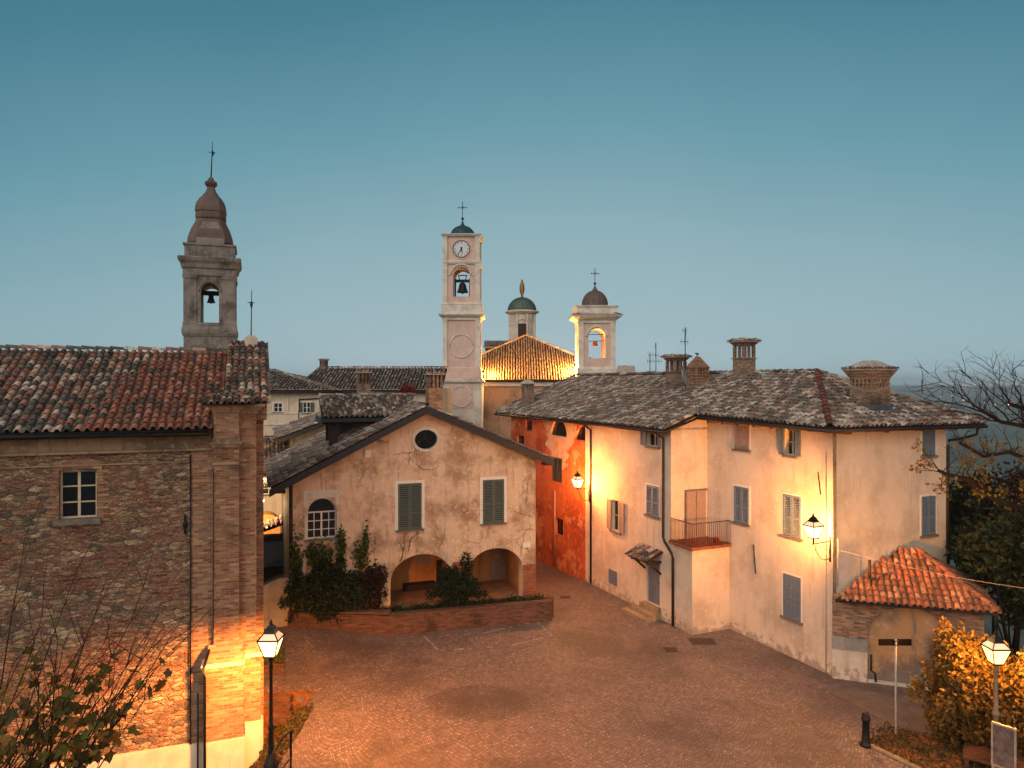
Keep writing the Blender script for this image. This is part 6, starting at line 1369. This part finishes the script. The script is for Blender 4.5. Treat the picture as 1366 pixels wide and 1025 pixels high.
# information board
iX, iY = (1339 - CX) / FOC * 17.8, 17.8; zt_, zb_ = HC - (978 - HY) / FOC * 17.8, HC - (1018 - HY) / FOC * 17.8
ib = root('information_board', F0, (iX, iY, 0), 'framed information panel on legs behind the pale lamp post', 'information board')
MI = Matrix.Translation((iX, iY, 0)) @ Matrix.Rotation(R(-52), 4, 'Z')
MB(MI).box(-.23, .23, -.015, .015, zb_ - .1, zt_ + .15).build('panel', m_plain('printed_panel', '6a5c56', .4, .4, var=.6, sc=5), ib)
fm = MB(MI); fm.box(-.27, -.23, -.025, .025, zb_ - .15, zt_ + .2).box(.23, .27, -.025, .025, zb_ - .15, zt_ + .2).box(-.23, .23, -.023, .023, zt_ + .15, zt_ + .2).box(-.23, .23, -.023, .023, zb_ - .15, zb_ - .1); fm.box(-.25, -.2, -.02, .04, -.1, zb_ - .15).box(.2, .25, -.02, .04, -.1, zb_ - .15)
fm.build('frame', m_plain('pale_metal', 'b3a18c', .5, .4, .3), ib)
bn = grd(1305, 1020); bb2 = root('wooden_platform', F0, (bn[0], bn[1], 0), 'low wooden platform in the hedge foot by the pale lamp post', 'platform')
pm = MB(Matrix.Translation((bn[0] + .35, bn[1] - .3, 0)) @ Matrix.Rotation(R(-35), 4, 'Z'))
for i in range(5): pm.box(-.8, .8, -.5 + i * .2, -.32 + i * .2, .3, .34)
pm.box(-.75, -.65, -.5, .5, 0, .3).box(.65, .75, -.5, .5, 0, .3); pm.build('deck', m_plain('orange_wood', '5e3c28', .7, .3), bb2)
# brick flower box by the left lamp
fxx, fyy = grd(362.5, 901); fb = root('flower_box', LF, LF.at(362.5, 901, fyy), 'square brick flower box with low plants behind the left lamp post', 'flower box')
a_, b_, z_ = LF.at(362.5, 901, fyy); fbm = MB(); z_ = gz(fxx, fyy)
for i in range(4):
    o = .015 * (i % 2)
    fbm.box(a_ - .42 - o, a_ + .42 + o, b_, b_ + .12, z_ + i * .11 - .05, z_ + i * .11 + .045).box(a_ - .42, a_ + .42, b_ + .7, b_ + .82, z_ + i * .11 - .05, z_ + i * .11 + .045).box(a_ - .42 - o, a_ - .3, b_ + .12, b_ + .7, z_ + i * .11 - .05, z_ + i * .11 + .045).box(a_ + .3, a_ + .42 + o, b_ + .12, b_ + .7, z_ + i * .11 - .05, z_ + i * .11 + .045)
fbm.build('box_body', M['brick_dark'], fb)
q = random.Random(77); lf = MB(); leaves(lf, [(a_ + q.uniform(-.4, .4), b_ + q.uniform(.0, .75), z_ + .42 + abs(q.gauss(0, .2))) for _ in range(900)], .06, q); lf.build('plants', M['leaf_ivy'], fb)
# handrail beside the bank
hr = MB(); hx, hy, _h = (388 - CX) / FOC * 18.6, 18.6, 0
ztp = HC - (975 - HY) / FOC * 18.6
hr.tube([(hx, 18.6, -.3), (hx, 18.6, ztp), (hx - .08, 18.2, ztp + .02), (hx - .1, 17.4, ztp - .05), (hx - .1, 17.4, -.6)], .035, 8); hr.tube([(hx, 18.6, ztp * .5), (hx - .1, 17.4, ztp * .5)], .025, 6)
tag(hr.build('handrail', M['iron'], None, F0, (hx, 18.6, -.3)), 'short bent metal handrail on the leafy bank by the left lamp post', 'handrail')
# low brick steps in the bank
bs = MB()
for i in range(3):
    x, y = grd(375, 955 - i * 9, 0); bs.box(x - .35, x + .3, y - .05, y + .25, -.3, .02 + .08 * i)
tag(bs.build('brick_steps', M['brick_dark'], None, F0, (grd(375, 955)[0], grd(375, 955)[1], 0)), 'rough red brick steps half buried in the leafy bank', 'steps')

# ------------------------------------------------------------------ planting
def bush(name, F, lumps, n, size, mat, label, cat='bush', stems=6, seed=1, group=None, base=None, flat=.5):
    q = random.Random(seed); cx = sum(l[0] for l in lumps) / len(lumps); cy = sum(l[1] for l in lumps) / len(lumps)
    org = base or (cx, cy, min(l[2] - l[5] for l in lumps)); r_ = root(name, F, org, label, cat, group)
    m_ = MB(); leaves(m_, clump_points(q, lumps, n), size, q, flat); m_.build('foliage', M[mat], r_, recalc=False)
    s_ = MB()
    for i in range(stems):
        l = lumps[i % len(lumps)]; p0 = Vector(org) + Vector((q.uniform(-.15, .15), q.uniform(-.1, .1), -.1)); p3 = Vector((l[0], l[1], l[2] + l[5] * .5)) + Vector((q.gauss(0, l[3] * .3), q.gauss(0, l[4] * .3), 0)); mid = (p0 + p3) / 2 + Vector((q.gauss(0, .15), q.gauss(0, .1), .1)); s_.tube([p0, mid, p3], [.04, .028, .01], 5)
    s_.build('stem', M['bark'], r_); return r_
def lumpy(q, x, y, z, rx, ry, rz, k, s=.38):
    out = [(x, y, z, rx * .8, ry * .8, rz * .8)]
    for _ in range(k):
        d = Vector((q.gauss(0, 1), q.gauss(0, 1), q.gauss(0, 1))).normalized(); f = q.uniform(s * .6, s * 1.2); out.append((x + d.x * rx * .75, y + d.y * ry * .75, z + d.z * rz * .75, rx * f, ry * f, rz * f))
    for _ in range(k * 2):
        d = Vector((q.gauss(0, 1), q.gauss(0, 1), q.gauss(0, 1) + .3)).normalized(); f = q.uniform(.10, .2); g = q.uniform(.95, 1.25); out.append((x + d.x * rx * g, y + d.y * ry * g, z + d.z * rz * g, rx * f, ry * f, rz * f * 1.5))
    return out
q = random.Random(9)
def A_(px, py, b): return LF.on_b(px, py, b)
a1, zt1 = A_(445, 745, 30.2); a2, zt2 = A_(505, 745, 30.2)
bush('bush', LF, lumpy(q, a1 - .05, 30.25, 1.75, 1.75, .45, 1.1, 18, .34), 15000, .075, 'leaf_dark', 'large dark evergreen bush at the left of the planted bed', seed=2, base=(a1 + .2, 30.25, .6))
bush('bush', LF, lumpy(q, a2 - .25, 30.25, 1.75, .6, .4, 1.15, 10), 3600, .07, 'leaf_brown', 'reddish brown twiggy bush against the left arch pier', seed=3, base=(a2, 30.25, .6))
a3, z3_ = A_(606, 790, 29.9)
bush('bush', LF, lumpy(q, a3, 29.95, 1.55, 1.0, .5, .8, 14, .45) + [(a3 + .55, 29.95, 2.5, .3, .25, .6), (a3 - .2, 29.95, 2.2, .4, .3, .4), (a3 + 1.2, 29.9, 1.15, .35, .3, .2)], 6500, .08, 'leaf_dark', 'dark green conifer-like bush between the two arches', seed=4, base=(a3, 29.95, .6), flat=.35)
# ivy on the corner
iv = MB(); q = random.Random(14); ivp = []
for (px, py, sx_, sz_, n_) in ((395, 760, 9, 48, 900), (430, 745, 16, 22, 600), (455, 730, 6, 24, 380), (480, 745, 10, 25, 380), (400, 800, 8, 30, 500), (488, 722, 4, 20, 200), (415, 740, 8, 18, 200)):
    for _ in range(n_):
        a, z = A_(px + q.gauss(0, sx_ * .5), py + q.gauss(0, sz_ * .5), MBp); ivp.append((a, MBp - .04 - abs(q.gauss(0, .07)), z))
leaves(iv, ivp, .065, q, .7); ir = root('ivy', LF, (2.4, MBp - .1, .6), 'yellow green ivy climbing the left corner of the arcaded house', 'ivy'); iv.build('foliage', M['leaf_ivy'], ir, recalc=False)
s_ = MB()
for px in (395, 410, 430, 455, 480): a, z = A_(px, 745, MBp); s_.tube([(a + .1, MBp - .02, .6), (a - .05, MBp - .03, 1.6), (a, MBp - .02, z)], [.03, .02, .01], 5)
s_.build('stem', M['vine'], ir)
gc = MB(); q = random.Random(15); gp_ = []
for _ in range(5200):
    f = q.random(); x = 3.0 + f * 9.3; y = 29.9 + (5.35 - min(x, 5.35)) * .25 - (max(0, x - 5.35)) * .09 + q.uniform(0, .7); gp_.append((x, y, .64 + abs(q.gauss(0, .09)) + .1 * math.sin(x * 3) ** 2))
leaves(gc, gp_, .06, q, .5); gc.build('ground_cover', M['leaf_dark'], None, LF, (7, 30, .6), kind='stuff', recalc=False)
# grass and leaf litter on the bank and verge
gc = MB(); gp_ = []
for _ in range(5200):
    x = q.uniform(-7.6, -6.4); y = q.uniform(16.5, 23.0); gp_.append((x, y, gz(x, y) + .03 + abs(q.gauss(0, .05)) + (.25 * q.random() ** 2 if math.sin(x * 7 + y * 3.1) > .2 else 0)))
vx = [p[0] for p in vg]; vy = [p[1] for p in vg]
while len(gp_) < 14000:
    x = q.uniform(min(vx) - .2, max(vx)); y = q.uniform(min(vy), max(vy) + .2)
    if inpoly(x, y, vg) or inpoly(x + .25, y - .2, vg) or q.random() < .012: gp_.append((x, y, .05 + abs(q.gauss(0, .05)) * (2 if math.sin(x * 4.1) * math.sin(y * 5) > .1 else 1)))
leaves(gc, gp_, .05, q, .5); gc.build('grass_and_leaves', M['grass'], None, F0, (0, 18, 0), kind='stuff', recalc=False)
# orange-lit hedge bushes on the right
q = random.Random(31); hx, hy = (1282 - CX) / FOC * 20.5, 20.5
bush('hedge_bush', F0, lumpy(q, hx, hy, 1.5, 1.2, .9, 1.55, 16) + [(hx - .35, hy, 2.7, .5, .5, .5), (hx + .5, hy + .1, 2.6, .6, .5, .6)], 17000, .075, 'leaf_hedge', 'rounded leafy hedge bush left of the pale lamp post', seed=5, base=(hx, hy, 0), flat=.55)
hx2, hy2 = (1378 - CX) / FOC * 19.5, 19.6
bush('hedge_bush', F0, lumpy(q, hx2, hy2, 1.6, .95, .9, 1.6, 14), 9000, .07, 'leaf_hedge', 'hedge bush at the right edge behind the information board', seed=6, base=(hx2, hy2, 0), flat=.55)
# dark foliage behind the outbuilding
for i, (px, py, Y, rx, rz, n_, mat, lab) in enumerate(((1300, 715, 31, 1.3, 2.2, 7000, 'leaf_dark', 'dark shrub tree against the end of the cream house'), (1352, 662, 29, 1.4, 1.3, 2600, 'leaf_brown', 'autumn leaved tree crown at the right edge under bare branches'),
        (1352, 745, 26, 1.8, 2.0, 8000, 'leaf_dark', 'dark dense bush behind the tiled outbuilding roof'), (1290, 690, 34, 1.2, 1.3, 2400, 'leaf_autumn', 'sparse olive shrub top near the house downpipe'), (1405, 745, 27, 2.4, 2.2, 6000, 'leaf_autumn', 'big autumn tree partly out of frame at the right'))):
    X, Z = (px - CX) / FOC * Y, HC - (py - HY) / FOC * Y
    bush('tree_shrub', F0, lumpy(q, X, Y, Z, rx, rx, rz, 14, .42), n_, .11, mat, lab, cat='shrub', seed=40 + i, base=(X, Y, gz(X, Y) - .3), stems=8)
# bare tree at the right
q = random.Random(63)
bt_ = root('bare_tree', F0, (17.6, 23.5, -.3), 'mostly bare tree with twisted dark limbs reaching over the roof corner', 'tree')
m_ = MB(); tips = []
def P3(px, py, Y): return Vector(((px - CX) / FOC * Y, Y, HC - (py - HY) / FOC * Y))
trunk = [Vector((18.2, 24.0, -.4)), Vector((18.0, 23.9, 2.5)), Vector((17.8, 23.8, 5.2)), P3(1400, 690, 23.6)]
m_.tube(trunk, [.30, .26, .22, .19], 8)
limbs = [([P3(1400, 690, 23.6), P3(1330, 668, 23.0), P3(1292, 640, 22.6), P3(1262, 633, 22.4), P3(1252, 628, 22.3)], .10), ([P3(1400, 690, 23.6), P3(1390, 620, 23.4), P3(1345, 603, 23.2), P3(1312, 609, 23.0), P3(1280, 591, 22.8)], .09),
         ([P3(1400, 690, 23.6), P3(1402, 600, 23.6), P3(1372, 570, 23.4), P3(1335, 563, 23.2), P3(1310, 548, 23.0)], .10), ([P3(1402, 600, 23.6), P3(1396, 550, 23.6), P3(1366, 545, 23.5), P3(1348, 540, 23.4)], .10)]
for pts, r_ in limbs:
    m_.tube(pts, [r_ * (1 - .12 * i) for i in range(len(pts))], 7)
    for j in range(1, len(pts)):
        for _ in range(5):
            f = q.random(); p = pts[j - 1].lerp(pts[j], f); d = Vector((q.gauss(-.25, .6), q.gauss(0, .5), q.gauss(.4, .6))).normalized(); branch(m_, tips, q, p, d, q.uniform(.4, .75), .02, 2, .3, .6, .12, (1, 2), 4, .7)
for (px, py, tx, ty) in ((1335, 563, 1240, 500), (1335, 563, 1262, 512), (1372, 570, 1300, 500), (1348, 540, 1322, 490), (1366, 545, 1352, 492), (1312, 550, 1232, 528), (1345, 560, 1290, 498), (1335, 563, 1250, 540), (1380, 550, 1372, 488)):
    p, t_ = P3(px, py, 23.2), P3(tx, ty, 22.6 + q.uniform(-.8, .8)); d = t_ - p; L = d.length; pts = [p]; dd_ = d / L
    for i in range(6): pts.append(p + d * ((i + 1) / 6) + Vector((q.gauss(0, .05), q.gauss(0, .05), q.gauss(0, .05))))
    m_.tube(pts, [.03 * (1 - .14 * i) for i in range(7)], 5)
    for pp_ in pts[1:]:
        for _ in range(2): branch(m_, tips, q, pp_, (dd_ + Vector((q.gauss(0, .6), q.gauss(0, .5), q.gauss(0, .6)))).normalized(), q.uniform(.4, .8), .012, 1, .25, .5, .1, (1, 2), 3, .7)
m_.build('trunk', M['bark'], bt_)
lm = MB(); leaves(lm, [t_ + Vector((q.gauss(0, .08), q.gauss(0, .08), q.gauss(0, .08))) for t_ in tips if t_.z < 8.6 and q.random() < .45], .07, q, .6); lm.build('foliage', M['leaf_autumn'], bt_, recalc=False)
# foreground shrub at the lower left
q = random.Random(90); fs = root('foreground_shrub', F0, (-7.2, 9.6, 3.2), 'thin stemmed shrub with yellow green leaves in the lower left foreground', 'shrub')
m_ = MB(); tips = []; base = Vector((-6.9, 9.5, 4.3))
for i in range(48):
    th = q.uniform(-.5, 1.25); tx = -6.9 + q.uniform(-.8, .4) ; p = Vector((tx + q.uniform(-.3, .3), 9.6 + q.uniform(-.5, .5), 4.3)); d = Vector((math.sin(th) * 1.0, q.gauss(0, .15), 1.0)).normalized(); L = q.uniform(2.2, 4.6) * (1 - .15 * abs(th)); pts = [p]
    for k in range(8):
        d = (d + Vector((q.gauss(0, .05), q.gauss(0, .05), .03))).normalized(); pts.append(pts[-1] + d * L / 8)
        if k >= 1 and q.random() < .75:
            d2 = (d + Vector((q.gauss(0, .45), q.gauss(0, .3), q.gauss(0, .3)))).normalized(); pp_ = [pts[-1]]
            for kk in range(4): d2 = (d2 + Vector((q.gauss(0, .1), q.gauss(0, .1), .08))).normalized(); pp_.append(pp_[-1] + d2 * q.uniform(.1, .26))
            m_.tube(pp_, [.007, .006, .005, .004, .003], 3)
            if k < 6: tips += pp_[1:]
    m_.tube(pts, [.016 * (1 - .09 * k) for k in range(9)], 5); tips += pts[3:7]
MB().tube([(-7.0, 9.6, -.9), (-6.95, 9.6, 2.0), (-6.9, 9.5, 4.4)], [.12, .1, .08], 8).build('trunk', M['bark'], fs)
m_.build('stem', M['twig'], fs)
lm = MB()
def maple(mb, c, s, q):
    n = Vector((q.gauss(0, .7), -1 + q.gauss(0, .5), q.gauss(0, .7))).normalized(); u = n.cross(Vector((q.gauss(0, 1), q.gauss(0, 1), q.gauss(0, 1)))).normalized(); v = n.cross(u); pts = [c]
    for k in range(11): r_ = s * (1 if k % 2 == 0 else .62) * q.uniform(.85, 1.1); t_ = 2 * math.pi * k / 11; pts.append(c + u * r_ * math.cos(t_) + v * r_ * math.sin(t_) + n * s * .12 * q.gauss(0, 1))
    mb.add(pts, [(0, k, k % 11 + 1) for k in range(1, 12)])
for t_ in tips:
    if q.random() < .5 * sst(8.3, 5.8, t_.z): maple(lm, t_ + Vector((q.gauss(0, .05), q.gauss(0, .05), q.gauss(0, .05))), q.uniform(.05, .12), q)
lm.build('foliage', M['leaf_autumn'], fs, recalc=False)
# reddish plant on the terrace behind
c_ = LF.at(543, 520, 44); q = random.Random(5)
bush('red_leaved_tree', LF, lumpy(q, c_[0], c_[1], c_[2] - .1, .55, .4, .45, 6), 500, .09, 'leaf_red', 'small red leaved tree top above the back house roof', cat='tree', base=(c_[0], c_[1], 4.0), seed=8) if 'leaf_red' in M else None
# ------------------------------------------------------------------ air
tq = random.Random(4); tl_ = MB()
for (px, Y, n_, sp_) in ((1222, 5200, 14, 60), (1300, 4300, 16, 70), (1318, 2300, 26, 60), (1345, 5200, 10, 90), (1190, 5600, 6, 60), (1272, 3000, 8, 80)):
    X = (px - CX) / FOC * Y
    for _ in range(n_):
        x, y = X + tq.gauss(0, sp_), Y + tq.gauss(0, sp_ * 2); z = terr(x, y); s_ = Y / 950 * tq.uniform(.25, .6); tl_.box(x - s_, x + s_, y - s_, y + s_, z + 1, z + 1 + s_ * 2)
tl_.build('distant_town_lights', m_emit('town_light', (1, .62, .34), 3.0), None, F0, (2000, 4000, 0), kind='stuff')
hz = MB().box(-9200, 9200, -9200, 9200, -260, 60)
hm = bpy.data.materials.new('haze_air'); hm.use_nodes = True; nt = hm.node_tree; nt.nodes.remove(nt.nodes['Principled BSDF'])
pv = nt.nodes.new('ShaderNodeVolumePrincipled'); pv.inputs['Color'].default_value = (.75, .92, 1, 1); pv.inputs['Density'].default_value = .00020; pv.inputs['Anisotropy'].default_value = 0
nt.links.new(pv.outputs[0], nt.nodes['Material Output'].inputs['Volume'])
hz.build('haze', hm, None, F0, (0, 0, 0), kind='stuff')
